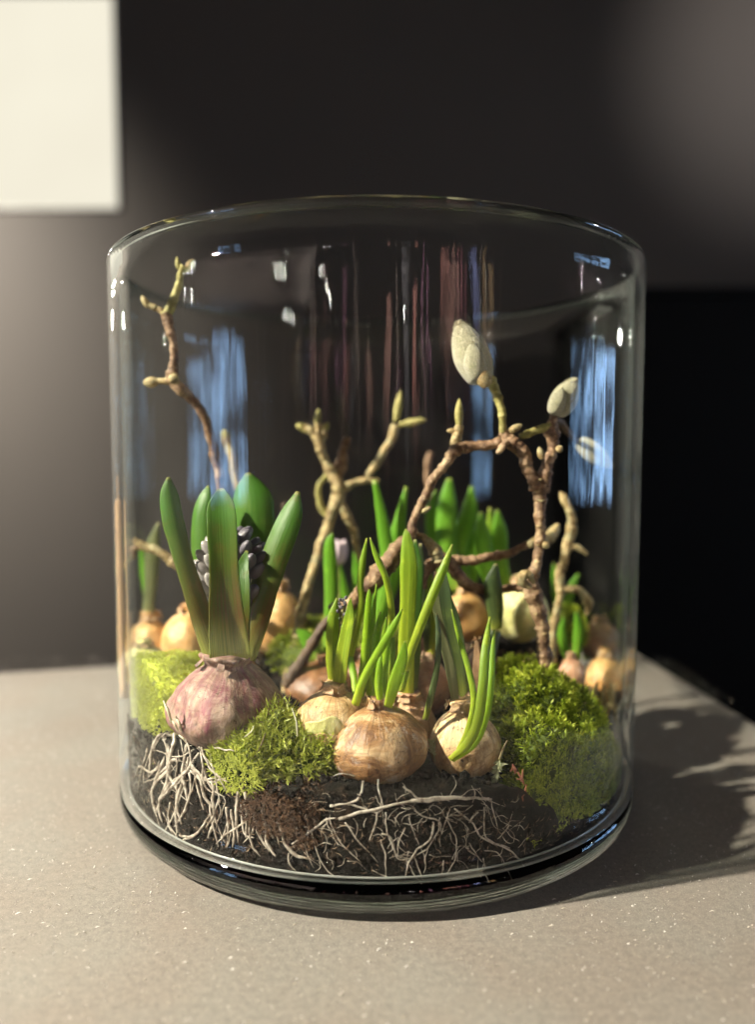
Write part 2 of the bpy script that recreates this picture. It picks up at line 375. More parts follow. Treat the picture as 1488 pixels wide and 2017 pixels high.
# pale fibres and grit on the table, coloured bright to stand for glints
mb = MB()
for i in range(15000):
    x = rng.uniform(-.40, .29); y = rng.uniform(-.235, .30)
    if x*x+y*y < .151**2: continue
    L = rng.uniform(.0002, .0009) if rng.random() < .72 else rng.uniform(.0009, .0026)
    wd = rng.uniform(.00016, .0005)*(1 if L < .0009 else 1.2); a = rng.uniform(0, math.pi); bend = rng.uniform(-.5, .5)
    p = np.array([x, y]); pts = [p]
    for k in range(2): p = p+L/2*np.array([math.cos(a), math.sin(a)]); a += bend; pts.append(p)
    nrm = np.array([-math.sin(a), math.cos(a)])*wd/2; z = .0004
    v = [(*(q+s*nrm*(1 if k == 1 else .4)), z+(.0001*s if k == 1 else -.0003)) for k, q in enumerate(pts) for s in (1, -1)]
    mb.add(v, [(0, 1, 3, 2), (2, 3, 5, 4)], col=rng.random())
g = G('lint_glint'); s = g.attr('shade'); M['lint_glint'] = g.done(g.principled(g.ramp(s, [(0, (.40, .36, .29)), (.5, (.50, .46, .40)), (.72, (.72, .70, .66))]), .35))
tag(mb.build('lint_glint', M['lint_glint'], smooth=False), 'pale specks and short fibres coloured as glints on the grey table top', 'lint_glint', kind='stuff')
g = G('light_box_panel'); e = g.n('ShaderNodeEmission'); g.l(g.mix(g.noise(g.obj(), 1.6, 2), (.80, .74, .60), (.94, .90, .74)), e.inputs[0]); e.inputs[1].default_value = 1.06
M['glowpanel'] = g.done(e.outputs[0])
# light box on the wall, black cabinet on the right
t = thing('light_box', 'large warm white light box glowing on the dark wall at the upper left', 'light box', (-1.4, 2.49, 1.09))
mb = MB(); box(mb, -1.95, -.945, 2.487, 2.497, 1.093, 1.83); mb.build('panel', M['glowpanel'], t, smooth=False)
mb = MB()
for b_ in ((-1.96, -.9425, 2.486, 2.498, 1.0905, 1.0928), (-1.96, -.9425, 2.486, 2.498, 1.8303, 1.8325), (-.9448, -.9425, 2.486, 2.498, 1.0929, 1.8302)): box(mb, *b_)
mb.build('frame', plain('board_frame', (.85, .82, .75), .5), t, smooth=False)
t = thing('black_cabinet', 'tall black cabinet standing in the dark behind the vase on the right', 'cabinet', (1.2, 1.7, -.95))
mb = MB(); box(mb, .60, 2.4, 1.5, 2.2, -.95, .585); mb.build('body', M['black'], t, smooth=False)
mb = MB(); box(mb, .585, 2.4, 1.485, 2.215, .5855, .605); mb.build('top', M['black'], t, smooth=False)

# ------------------------------------------------------------------ the room behind the camera, seen only in the glass
def emit(name, col, st):
    g = G(name); e = g.n('ShaderNodeEmission'); nz = g.noise(g.obj(), 4.5, 4)
    g.l(g.mix(g.ramp(nz, [(.46, 0), (.54, 1)]), tuple(c*.10 for c in col), col), e.inputs[0]); e.inputs[1].default_value = st
    return g.done(e.outputs[0])
M['sky'] = emit('daylight_pane', (.36, .60, 1.0), 11)
M['frame'] = plain('window_frame', (.04, .035, .03), .5)
def window(name, label, x, ys, z0, z1, side):
    t = thing(name, label, 'window', (x, (ys[0]+ys[-1])/2, z0))
    for a, b in zip(ys[:-1], ys[1:]):
        mb = MB(); box(mb, min(x, x+.02*side), max(x, x+.02*side), a+.04, b-.04, z0, z1); mb.build('pane', M['sky'], t, smooth=False)
        mb = MB(); box(mb, min(x-.06*side, x+.03*side), max(x-.06*side, x+.03*side), b-.037, b+.037, z0-.1, z1+.1); mb.build('mullion', M['frame'], t, smooth=False)
    return t
def azwin(label, a0, a1, n, dist, z0, z1):
    t = thing('shop_window', label, 'window', (dist*math.sin(R((a0+a1)/2)), -dist*math.cos(R((a0+a1)/2)), z0))
    e = np.linspace(a0, a1, n+1)
    pt = lambda a, d=0: np.array([(dist+d)*math.sin(R(a)), -(dist+d)*math.cos(R(a))])
    def slabq(mb, p, q, z0, z1, th):
        d = (q-p)/np.linalg.norm(q-p); nn = np.array([-d[1], d[0]])*th
        v = [(*c, z) for c in (p, q, q+nn, p+nn) for z in (z0, z1)]
        mb.add(v, [(0, 2, 3, 1), (2, 4, 5, 3), (4, 6, 7, 5), (6, 0, 1, 7), (0, 6, 4, 2), (1, 3, 5, 7)])
    A, B = pt(a0), pt(a1)
    for k in range(n):
        p, q = A+(B-A)*k/n, A+(B-A)*(k+1)/n; d = (q-p)/np.linalg.norm(q-p)
        mb = MB(); slabq(mb, p+d*.035, q-d*.035, z0, z1-.05*rng.random(), .02); mb.build('pane', M['sky'], t, smooth=False)
    for k in range(n+1):
        p = A+(B-A)*k/n; d = (B-A)/np.linalg.norm(B-A); mb = MB(); slabq(mb, p-d*.034, p+d*.034, z0-.1, z1+.1, -.04); mb.build('mullion', M['frame'], t, smooth=False)
azwin('tall blue daylight window of the shop right of the table, mirrored in the glass', 85, 110, 3, 3.2, .0, .66)
azwin('narrow blue daylight window of the shop behind the camera on the left, mirrored in the glass', -66, -53, 2, 3.2, .0, .70)
M['lampglow'] = emit('lamp_lens', (1, .95, .85), 2400)
LAMPS = [(a, 2.7 if a > -130 else 2.0, z if a > -130 else .2+(z-.2)*.8) for a, z in [(-139, 1.03), (-140.5, .97), (-137, .88), (-138.5, .85), (-138, .675), (-77, 1.085), (-78.5, 1.07), (-75, 1.0), (-76.5, .87), (-77, .77), (-50, 1.17), (-40, 1.10), (-38.5, 1.065), (-38, .97), (-36, .94), (-37.5, .85), (-36, .694), (-34.5, .675), (-20, .85), (-18.5, .79), (-17, .75), (-7, 1.175), (-6, 1.16), (49, 1.16), (50, .96), (93, 1.065), (96, 1.0), (94, .95), (97, .89), (91, .82), (12, .71), (124, .62)]]
for i, (a, dist, z) in enumerate(LAMPS):
    x, y = dist*math.sin(R(a)), -dist*math.cos(R(a))
    col_ = 'the left edge of the vase' if a < -130 else 'the high bare branch at the left' if a < -70 else 'the middle of the left half of the rim' if a < -30 else 'the front middle of the glass' if a < 13 else 'the large magnolia bud' if a < 60 else 'the small bud at the right' if a < 100 else 'the right edge of the vase'
    same_ = sorted([q for q in LAMPS if ('e' if q[0] < -130 else 'b' if q[0] < -70 else 'm' if q[0] < -30 else 'f' if q[0] < 13 else 'g' if q[0] < 60 else 's' if q[0] < 100 else 'r') == ('e' if a < -130 else 'b' if a < -70 else 'm' if a < -30 else 'f' if a < 13 else 'g' if a < 60 else 's' if a < 100 else 'r')], key=lambda q: -q[2])
    pos_ = ['highest', 'second highest', 'third highest', 'fourth highest', 'fifth highest', 'sixth highest', 'seventh highest', 'eighth highest', 'ninth highest'][same_.index((a, dist, z))]
    t = thing('spotlight', ('ceiling spotlight, %s glint near ' % pos_)+col_, 'spotlight', (x, y, z), 'spotlights of the shop mirrored in the glass')
    mb = MB(); ax = np.array([-x, -y, .2-z]); ax /= np.linalg.norm(ax)
    lathe(mb, [(.03, 0), (.045, .01), (.05, .07), (.046, .07), (.042, .03), (.03, .022)], 16, ax, (x, y, z)); mb.build('housing', M['black'], t)
    mb = MB(); lathe(mb, [(0, 0), (.005, .002), (.0085, .0), (.007, -.004), (0, -.006)][::-1], 16, ax, np.array([x, y, z])+ax*.05); mb.build('lens', M['lampglow'], t)
CL = [('brick red', (.26, .11, .09)), ('rust red', (.30, .16, .13)), ('wine dark', (.10, .02, .03)), ('dusty pink', (.38, .16, .17)), ('dark navy', (.05, .05, .18)), ('blue', (.14, .16, .32)), ('pale grey', (.5, .47, .42)), ('tan', (.48, .32, .16)), ('ochre', (.45, .33, .18)), ('grey brown', (.25, .20, .17)), ('plum', (.22, .10, .16)), ('charcoal', (.06, .055, .06)), ('cream', (.6, .55, .45))]
SPOTS = [(26, 0, .6, 1.24, .10), (28.5, 1, .2, 1.22, .06), (31, 3, .5, 1.24, .05), (34, 2, .2, 1.15, .08), (38, 5, .45, 1.22, .09), (41.5, 6, .2, 1.2, .03), (44, 7, .35, 1.24, .11), (47.5, 8, .6, 1.1, .04), (50.5, 9, .1, 1.2, .05), (20, 10, .1, 1.1, .04), (16, 0, .1, .85, .07), (12.5, 11, .0, 1.1, .09), (8, 9, .1, .9, .03), (4, 1, .0, .8, .06), (-3, 12, .1, .7, .02), (-8, 9, .0, 1.2, .05), (-12, 10, .1, .9, .06), (-19, 3, .1, 1.0, .03), (-24, 9, .0, .8, .07), (-30, 11, .0, .8, .09), (-36, 9, .1, .75, .05), (-45, 6, .1, .7, .03)]
for i, (a, c_, z0, z1, wd_) in enumerate(SPOTS):  # unseen cloth strips, put in to give coloured streaks in the glass
    x, y = 2.9*math.sin(R(a)), -2.9*math.cos(R(a))
    mb = MB(); n_ = 14; v = []; f = []
    for k in range(n_):
        s_ = (k/(n_-1)-.5)*wd_; d_ = .012*math.sin(k*2.1)
        for z in (z0, z1):
            for dd in (0, .006): v.append((x+s_*math.cos(R(a))+(d_+dd)*math.sin(R(a)), y+s_*math.sin(R(a))-(d_+dd)*math.cos(R(a)), z))
    for k in range(n_-1):
        b = k*4; f += [(b, b+4, b+6, b+2), (b+1, b+3, b+7, b+5), (b+2, b+6, b+7, b+3), (b, b+1, b+5, b+4)]
    mb.add(v, f)
    tag(mb.build('streak_cloth', plain('cloth_%d' % i, CL[c_][1], .9), origin=(x, y, z0)), ('wide ' if wd_ > .07 else 'narrow ')+CL[c_][0]+' cloth added for reflections between the '+CL[SPOTS[i-1][1] if i else SPOTS[-1][1]][0]+' and '+CL[SPOTS[(i+1) % len(SPOTS)][1]][0]+' cloths', 'cloth', 'unseen cloths added for streaks in the glass')
# lit soffit with brackets, behind and left
mb = MB(); pts = [(2.9*math.sin(R(a)), -2.9*math.cos(R(a))) for a in np.linspace(-84, -24, 9)]; v = []; f = []
for x, y in pts:
    for k_ in (1, 1.06):
        for z in (.78, 1.75): v.append((x*k_, y*k_, z))
for k in range(8): b = k*4; f += [(b, b+4, b+5, b+1), (b+2, b+3, b+7, b+6), (b+1, b+5, b+7, b+3), (b, b+2, b+6, b+4)]
mb.add(v, f); structure(mb.build('soffit', plain('soffit_board', (.50, .43, .39), .8), smooth=False))
# ------------------------------------------------------------------ the vase
VR, VI, VH, VB = .150, .1445, .3045, .0165
vase = thing('glass_vase', 'large clear glass cylinder vase holding bulbs, moss and twigs on the table', 'vase', (0, 0, .0012))
mb = MB()
prof = [(VI, VB+.0022), (VR, VB+.0022)]+[(VR, z) for z in np.linspace(.03, VH-.003, 12)]+[(VI, VH-.003)]+[(VI, z) for z in np.linspace(VH-.02, .03, 12)]
def wd(r, z, t, s): return r+.00012*math.sin(5*t+z*14)+.0001*math.sin(9*t-z*9), z
lathe(mb, prof[::1], 160, closed=True, disp=wd); mb.build('wall', M['vwall'], vase)
mb = MB(); rim = []
cx, cz, rr = (VR+VI)/2, VH-.0025, (VR-VI)/2+.0002
for a in np.linspace(0, 2*math.pi, 14, endpoint=False): rim.append((cx+rr*math.cos(a), cz+rr*.8*math.sin(a)))
lathe(mb, rim, 160, closed=True); mb.build('rim', M['vglass'], vase)
mb = MB(); lathe(mb, [(.1452+.0003*math.cos(a), .0190+.0006*math.sin(a)) for a in np.linspace(0, 2*math.pi, 8, endpoint=False)], 160, closed=True)  # pale ring painting in the line of glare at the base seam
g = G('painted_glare_line'); mb.build('glare_ring', g.done(g.principled((.62, .64, .60), .25, Transmission_Weight=.55)), vase)
mb = MB()
bp = [(0, .0024), (.11, .0022), (.128, .0018), (.133, .0013), (.140, .0013), (.1445, .0022), (.148, .0055), (.1498, .0105), (.1500, .0182), (.1447, .0182), (.1420, .0160), (.13, .0152), (.06, .0148), (0, .0148)]
lathe(mb, bp[::1], 160); mb.build('base', M['vglass'], vase)

# ------------------------------------------------------------------ soil
def soil_h(x, y):
    r = math.hypot(x, y)
    a_ = math.atan2(y, x)+.16*n3((x, y, 5), 70); h = .053+.015*max(0, min(1, (y-.015)/.06))**1.5+.002*max(0, -y/.14)-.030*max(0, min(1, (r-.085)/.04))*max(0, min(1, (a_+1.16)/.26))*max(0, min(1, (.15-a_)/.3))+.010*max(0, min(1, (-1.95-a_)/.5))*(a_ < 0)*max(0, min(1, (a_+3.0)/.4))+.004*n3((x, y, 0), 22)+.0022*n3((x, y, 3), 70)
    return h
soil = thing('soil', 'dark potting soil filling the bottom of the glass vase', 'soil', (0, 0, .02)); soil['kind'] = 'stuff'
bpy.data.objects.remove(soil)
mb = MB(); nr_, nt_ = 60, 260; v = []; f = []
prof_r = np.linspace(0, .1425, nr_)
for i, r_ in enumerate(prof_r):
    for j in range(nt_):
        t_ = 2*math.pi*j/nt_; x, y = r_*math.cos(t_), r_*math.sin(t_)
        z = soil_h(x, y)+.0012*n3((x, y, 1), 260)
        if i > nr_-4: z -= (i-nr_+4)*.0002
        v.append((x, y, z))
nz_ = 40
for i in range(1, nz_+1):
    for j in range(nt_):
        t_ = 2*math.pi*j/nt_; x, y = .1425*math.cos(t_), .1425*math.sin(t_); h = soil_h(x, y); z = h+(.0152-h)*i/nz_
        q = (math.cos(t_)*.1425, math.sin(t_)*.1425, z)
        rr = .1440+.0022*min(.4, n3(q, 120))+.0014*min(.5, n3(q, 330))
        rr = min(rr, .14485)-(0 if z > .0195 else (.0195-z)/.0052*.0055); v.append((rr*math.cos(t_), rr*math.sin(t_), z))
for i in range(nr_+nz_-1):
    for j in range(nt_):
        j2 = (j+1) % nt_; f.append((i*nt_+j, i*nt_+j2, (i+1)*nt_+j2, (i+1)*nt_+j))
v += [(.42*x_, .42*y_, .0152) for x_, y_, _ in v[-nt_:]]; k0 = (nr_+nz_-1)*nt_
for j in range(nt_): f.append((k0+j, k0+(j+1) % nt_, k0+nt_+(j+1) % nt_, k0+nt_+j))
f.append(tuple(k0+nt_+j for j in range(nt_))[::-1])
mb.add(v, f)
ico_v = np.array([(0, 0, 1), (.894, 0, .447), (.276, .851, .447), (-.724, .526, .447), (-.724, -.526, .447), (.276, -.851, .447), (.724, .526, -.447), (-.276, .851, -.447), (-.894, 0, -.447), (-.276, -.851, -.447), (.724, -.526, -.447), (0, 0, -1)])
ico_f = [(0, 1, 2), (0, 2, 3), (0, 3, 4), (0, 4, 5), (0, 5, 1), (1, 6, 2), (2, 7, 3), (3, 8, 4), (4, 9, 5), (5, 10, 1), (2, 6, 7), (3, 7, 8), (4, 8, 9), (5, 9, 10), (1, 10, 6), (6, 11, 7), (7, 11, 8), (8, 11, 9), (9, 11, 10), (10, 11, 6)]
def crumb(mb, p, s):
    mb.add(np.array(p)+ico_v*s*rng.uniform(.55, 1.25, (12, 1))*rng.uniform(.6, 1.3, 3), ico_f, col=rng.random())
for k in range(5200):
    r_ = .14*math.sqrt(rng.random()); t_ = rng.uniform(0, 2*math.pi); x, y = r_*math.cos(t_), r_*math.sin(t_)
    crumb(mb, (x, y, soil_h(x, y)+.0004), rng.uniform(.0005, .0021))
for k in range(5200):
    t_ = rng.uniform(math.pi, 2*math.pi); z = rng.uniform(.0195, .062); s_ = rng.uniform(.0003, .0026)*rng.uniform(.4, 1); rr = .1453-s_*1.3
    if z > soil_h(.138*math.cos(t_), .138*math.sin(t_))-.001: continue
    crumb(mb, (rr*math.cos(t_), rr*math.sin(t_), z), s_)
for k in range(420):
    r_ = .139*math.sqrt(rng.random()); t_ = rng.uniform(0, 2*math.pi); x, y = r_*math.cos(t_), r_*math.sin(t_)
    crumb(mb, (x, y, soil_h(x, y)+.001), rng.uniform(.0018, .0036))
tag(mb.build('soil', M['soil'], origin=(0, 0, .02)), 'dark crumbly potting soil filling the bottom of the glass vase', 'soil', kind='stuff')

soil_o = bpy.data.objects['soil']; mb = MB()
for k in range(1500):
    t_ = rng.uniform(math.pi, 2*math.pi); z = rng.uniform(.021, .055); a_ = rng.normal(0, 1.3); L_ = rng.uniform(.001, .005); w_ = rng.uniform(.00006, .00022)
    if z > soil_h(.138*math.cos(t_), .138*math.sin(t_))-.002: continue
    q = []
    for u in (0, .5, 1):
        tt = t_+math.cos(a_+.5*u)*L_*u/.145; zz = z+math.sin(a_+.5*u)*L_*u; q.append(np.array([.1451*math.cos(tt), .1451*math.sin(tt), zz]))
    d = (q[2]-q[0])/np.linalg.norm(q[2]-q[0]); nn = np.cross(d, q[1]/.1451)*w_
    mb.add([q[0], q[1]+nn, q[1]-nn, q[2]], [(0, 1, 2), (1, 3, 2)], col=rng.random())
g = G('soil_fibre'); sd_ = g.attr('shade'); mm = g.done(g.principled(g.ramp(sd_, [(0, (.05, .03, .018)), (.6, (.14, .085, .05)), (.9, (.32, .24, .16))]), .7))
o = mb.build('fibres', mm, soil_o, smooth=False); o['kind'] = 'stuff'
mb = MB()
for k in range(260):
    r_ = .132*math.sqrt(rng.random()); t_ = rng.uniform(0, math.pi); x, y = r_*math.cos(t_), r_*math.sin(t_)-.01
    L_ = rng.uniform(.004, .013); a_ = rng.uniform(0, 6.3); d = np.array([math.cos(a_), math.sin(a_), rng.uniform(-.2, .5)]); c = np.array([x, y, soil_h(x, y)+.0015])
    if math.hypot(*(c+d*L_)[:2]) > .140: continue
    sweep(mb, [c, c+d*L_*.5+np.array([0, 0, .001]), c+d*L_], np.array([.2, 1, .15])*L_*rng.uniform(.15, .5), .0003, .25, rng.uniform(-1, 1), 6, 6, col=rng.random())
g = G('leaf_litter'); sd_ = g.attr('shade'); mm = g.done(g.principled(g.ramp(sd_, [(0, (.06, .035, .018)), (.5, (.20, .12, .055)), (.85, (.42, .30, .16)), (1, (.3, .34, .12))]), .7))
o = mb.build('leaf_litter', mm, soil_o); o['kind'] = 'stuff'

# ------------------------------------------------------------------ builders for bulbs, leaves, branches
def leafpart(t, pts, Y, w, th=None, m='bleaf', cup=.12, roll=0, nr=14, n=30, name='leaf', label=None, ridge=0):
    """pts: photo pixels (x, y[, Y]); w: widths in photo pixels"""
    Ys = [q[2] if len(q) > 2 else Y for q in pts]
    P = [V(q[0], q[1], y_) for q, y_ in zip(pts, Ys)]
    W = np.array([mpp(y_) for y_ in Ys])*np.array(w if hasattr(w, '__len__') else [w]*len(pts), float)
    T = W*.12 if th is None else W*th
    T = np.maximum(T, .0006 if th is None else 0); T = np.minimum(T, W)
    mb = MB(); sweep(mb, P, W, T, cup, roll, nr, n, ridge=ridge, rough=.035, rfreq=110)
    o = mb.build(name, M[m], t)
    if label: o['label'] = label
    return o
def bulb_prof(rx, h, neck, nz=40, flat=.0):
    p = []
    for i in range(nz):
        s = i/(nz-1); u = min(1, s/.93)
        b = rx*max(0, math.sin(math.pi*u**.9))**.55
        k = max(0, min(1, (s-.80)/.12)); k = k*k*(3-2*k)
        r_ = b*(1-k)+neck*(1+.12*math.sin(s*40))*k
        p.append((max(r_, 1e-5 if i == 0 else .0006), h*s))
    return p
def bulb(t, px, py, Y, rx, top, bot, neck=12, tilt=(0, 0), m='tan', name='bulb', lump=.06, seed=0, squash=1.0, label=None, n=72):
    """px,py: photo pixel of the neck axis at the bulb's foot line; top/bot: photo rows of neck and bottom"""
    a = V(px, bot, Y); b = V(px+tilt[0], top, Y+tilt[1]*mpp(Y)); h = np.linalg.norm(b-a); s = mpp(Y)
    pr = bulb_prof(rx*s, h, neck*s)
    def disp(r_, z, th, u):
        q = (math.cos(th)*r_*1.0+seed, math.sin(th)*r_, z)
        k = 1+lump*1.6*n3(q, 45)+lump*.5*n3(q, 140)+.012*math.sin(th*9+seed*7+u*3)
        k += .05*max(0, u-.75)*4*math.sin(th*11+seed)
        return r_*k, z+(.0016*n3((math.cos(th)*3, math.sin(th)*3, seed), 1.6) if u > .93 else 0)
    mb = MB(); lathe(mb, pr, n, (b-a)/h, a, disp=disp); o = mb.build(name, M[m], t)
    if label: o['label'] = label
    # papery collar round the neck
    for k in range(5):
        th = k*1.256+seed*1.3+rng.uniform(-.3, .3); r0 = neck*s*1.12; d = np.array([math.cos(th), math.sin(th), 0])
        kk_ = 1 if m != 'hbulb' else .9; c0 = a+(b-a)*.90+d*r0*1.3*kk_; c1 = a+(b-a)*.96+d*r0*1.04*kk_; c2 = a+(b-a)*(1.0+.05*rng.random())+d*r0*(1.05+(.25 if m != 'hbulb' else 0)*rng.random())*kk_
        mb2 = MB(); sweep(mb2, [c0, c1, c2], np.array([1.0, .8, .1])*r0*(1.1 if m != 'hbulb' else .3), .0003, .15, 0, 8, 8, ref=d, rough=.1)
        mb2.build('papery_scale', M['papery'] if m != 'hbulb' else M['hbulb'], t)
    return a, b
def flake(t, c, Y, pts, m='papery', rx=60, cpx=None):
    """a torn patch of dry skin lying over a bulb, outline in photo pixels, bulging towards the camera"""
    P = np.array(pts, float); ctr = P.mean(0); cx_, cy_ = cpx; s = mpp(Y); mb = MB(); v = []; f = []
    rings = 6; n_ = len(P)*4; out = cr(np.vstack([P, P[:1]]), n_+1)[:-1]; out += rng.normal(0, 1.0, out.shape)
    for k in range(rings):
        for q in ctr+(out-ctr)*(k+.15)/(rings-.85):
            d2 = ((q[0]-cx_)/rx[0])**2+((q[1]-cy_)/rx[1])**2
            dep = math.sqrt(max(.02, 1.06-d2))*rx[0]*s
            p = V(q[0], q[1], Y-dep-.0006-.0004*(k == rings-1)); v.append(p)
    for k in range(rings-1):
        for j in range(n_): f.append((k*n_+j, k*n_+(j+1) % n_, (k+1)*n_+(j+1) % n_, (k+1)*n_+j))
    f.append(tuple(range(n_)))
    v = np.array(v); back = v+np.array([0, .0004, 0]); N = len(v)
    f2 = [tuple(i+N for i in q[::-1]) for q in f]; rim_ = [((rings-1)*n_+j, (rings-1)*n_+(j+1) % n_, (rings-1)*n_+(j+1) % n_+N, (rings-1)*n_+j+N) for j in range(n_)]
    uv = np.r_[v[:, [0, 2]], v[:, [0, 2]]]*8
    mb.add(np.r_[v, back], f+f2+rim_, uv)
    return mb.build('papery_scale', M[m], t)
def rootpart(t, pts, w=4, rad=.1449, shade=.3, name='root', n=None):
    P = [VC(q[0], q[1], rad if len(q) < 3 else rad-q[2]) for q in pts]; P = np.array(P)
    L = len(pts); W = np.array(w if hasattr(w, '__len__') else [w]*(L-1)+[w*.45], float)*.30/CF*1.0
    n = n or max(10, L*6)
    Pj = cr(P, n); Pj += np.array([[n3(p, 300)*.0005, 0, n3(p+5, 300)*.0005] for p in Pj])
    r = np.hypot(Pj[:, 0], Pj[:, 1]); lim = .1451
    k = np.minimum(1, lim/r); Pj[:, :2] *= k[:, None]
    Wj = cr(W[:, None] if W.ndim == 1 else W, n)[:, 0]
    mb = MB(); sweep(mb, Pj, Wj, Wj*.7, 0, 0, 6, n, rough=.25, rfreq=500, col=shade); return mb.build(name, M['root'], t)
def limb(t, pts, Y, w, m='bark', name='stem', bumps=.10, n=None, nr=12, knots=1):
    Ys = [q[2] if len(q) > 2 else Y for q in pts]
    P = np.array([V(q[0], q[1], y_) for q, y_ in zip(pts, Ys)]); W = np.array([mpp(y_) for y_ in Ys])*np.array(w if hasattr(w, '__len__') else [w]*len(pts), float)
    n = int((n or max(16, len(pts)*9))*1.5); X = cr(np.c_[P, W], n); P = X[:, :3]; W = np.maximum(X[:, 3], .0002)
    if knots:
        s = np.r_[0, np.cumsum(np.linalg.norm(np.diff(P, axis=0), axis=1))]; k = s[0]+rng.uniform(.004, .01)
        while k < s[-1]: W *= 1+.17*np.exp(-((s-k)/.0013)**2); k += rng.uniform(.008, .016)
    P = P+np.array([[n3(p, 90), n3(p+3, 90), n3(p+7, 90)] for p in P])*W.mean()*.25
    mb = MB(); sweep(mb, P, W, W, 0, 0, nr, n, rough=bumps*2.4, rfreq=520); return mb.build(name, M[m], t)
def fuzzbud(t, a, b, w, Y, m='fuzz', hairs=500, name='bud'):
    A = V(a[0], a[1], Y); B = V(b[0], b[1], Y); s = mpp(Y); ax = B-A; L = np.linalg.norm(ax); ax /= L
    mb = MB(); prof = [(0, 0), (.25, .03), (.38, .10), (.47, .25), (.5, .40), (.47, .57), (.38, .74), (.24, .88), (.1, .96), (.0, 1.0)]
    pr = [(max(r_*w*s, 1e-5), z*L) for r_, z in [tuple(q) for q in cr(np.array(prof), 26)]]
    def dp(r_, z, th, u): return r_*(1+.06*math.sin(th*2+u*3)+.05*n3((math.cos(th), math.sin(th), u*3), 1.6)), z
    lathe(mb, pr, 36, ax, A, disp=dp); o = mb.build(name, M[m], t)
    if hairs:
        q = np.array(Vector((0, 0, 1)).rotation_difference(Vector(ax)).to_matrix()); hb = MB()
        for k in range(hairs):
            u = rng.uniform(.03, .97); i = u*(len(pr)-1); i0 = int(i); r_ = pr[i0][0]; z = u*0+pr[i0][1]; th = rng.uniform(0, 2*math.pi)
            d = q@np.array([math.cos(th), math.sin(th), 0]); p = A+ax*z+d*r_*.97
            dirn = d*.6+ax*1.0+rng.normal(0, .35, 3); dirn /= np.linalg.norm(dirn); l_ = rng.uniform(.0008, .0022)
            sd = np.cross(dirn, d); sd /= np.linalg.norm(sd)+1e-9
            hb.add([p+sd*.00009, p-sd*.00009, p+dirn*l_], [(0, 1, 2)])
        h = hb.build('fuzz', M['hair'], o, smooth=False); h['kind'] = 'stuff'
    return o

# ------------------------------------------------------------------ hyacinth
hy = thing('hyacinth_bulb', 'purple pink hyacinth bulb with broad green leaves round dark flower buds at the front left', 'hyacinth', V(445, 1470, -.098))
bulb(hy, 444, 0, -.095, 116, 1286, 1478, neck=50, tilt=(6, 0), m='hbulb', lump=.11, seed=1.7, n=120)
rt = dict(m='hleaf')
leafpart(hy, [(424, 1292, -.098), (398, 1215, -.10), (364, 1110, -.10), (342, 1030, -.098), (333, 975, -.096), (332, 940, -.095)], 0, [46, 44, 38, 42, 36, 7], m='hleafred', cup=.16, roll=-.35, n=44)
leafpart(hy, [(440, 1285, -.078), (408, 1190, -.074), (392, 1090, -.072), (392, 1020, -.07), (402, 980, -.068), (410, 957, -.066)], 0, [41, 44, 46, 41, 32, 7], cup=.18, roll=.5, m='hleaf', n=40)
leafpart(hy, [(468, 1285, -.07), (480, 1180, -.062), (492, 1080, -.058), (496, 1000, -.056), (492, 960, -.055), (488, 932, -.055)], 0, [49, 73, 90, 88, 61, 10], cup=.16, roll=.15, m='hleaf', n=40)
leafpart(hy, [(455, 1292, -.116), (447, 1210, -.1235), (442, 1120, -.127), (438, 1040, -.127), (436, 992, -.125), (435, 963, -.123)], 0, [84, 72, 58, 60, 50, 13], cup=-.16, m='hleafred', n=48, nr=18, label='broad bronze striped leaf in front of the buds')
leafpart(hy, [(474, 1292, -.098), (498, 1220, -.098), (520, 1150, -.097), (550, 1070, -.095), (574, 1010, -.093), (587, 968, -.092)], 0, [62, 66, 62, 58, 46, 9], cup=.17, roll=.3, m='hleafred', n=46, nr=18)
leafpart(hy, [(462, 1292, -.112), (466, 1240, -.117), (472, 1180, -.119), (478, 1120, -.114), (486, 1085, -.108)], 0, [56, 54, 44, 26, 6], cup=-.14, m='hleafred', n=34, label='short dull sheath leaf at the foot')
sp = limb(hy, [(452, 1290, -.095), (455, 1200, -.095), (457, 1090, -.093), (460, 1045, -.092)], 0, [26, 24, 18, 8], m='greentwig', name='flower_spike', knots=0)
nb = 0
for row in range(8):
    yy = 1195-row*20; k_ = 10 if row < 6 else 7; ww = [54, 66, 76, 82, 82, 78, 66, 34][row]
    for k in range(k_):
        th = 2*math.pi*(k+.5*(row % 2))/k_+rng.uniform(-.15, .15); c = V(460, yy, -.088); s = mpp(-.093)
        d = np.array([math.cos(th), math.sin(th), 0]); p = c+d*ww*s*.80+np.array([0, 0, rng.uniform(-1, 1)*4*s])
        up = np.array([0, 0, 1.0]); ax = d*.75+up*.75; ax /= np.linalg.norm(ax); L = rng.uniform(36, 44)*s; wd_ = L*.62
        mb = MB(); pr = [(0.0001, 0), (.35, .08), (.5, .3), (.5, .5), (.40, .72), (.25, .9), (.0001, 1)]
        lathe(mb, [(max(a_*wd_, .00002), b_*L) for a_, b_ in cr(np.array(pr), 12)], 14, ax, p-ax*L*.55, disp=lambda r_, z, t_, u: (r_*(1+.07*math.cos(3*t_)), z))
        mb.build('flower_bud', M['bud'] if math.cos(th) < .1 else M['budd'], sp); nb += 1
for q in [((322, 1380), (338, 1425), 6), ((345, 1410), (357, 1440), 5), ((336, 1415), (350, 1440), 5), ((352, 1448), (366, 1463), 4), ((375, 1415), (395, 1428), 4), ((384, 1433), (420, 1438), 4)]:
    limb(hy, [(*q[0], -.118), ((q[0][0]+q[1][0])/2+2, (q[0][1]+q[1][1])/2, -.120), (*q[1], -.118)], 0, [q[2]*.6, q[2], q[2]*.5], m='hair', name='dry_root_tip', knots=0, n=10, nr=6)
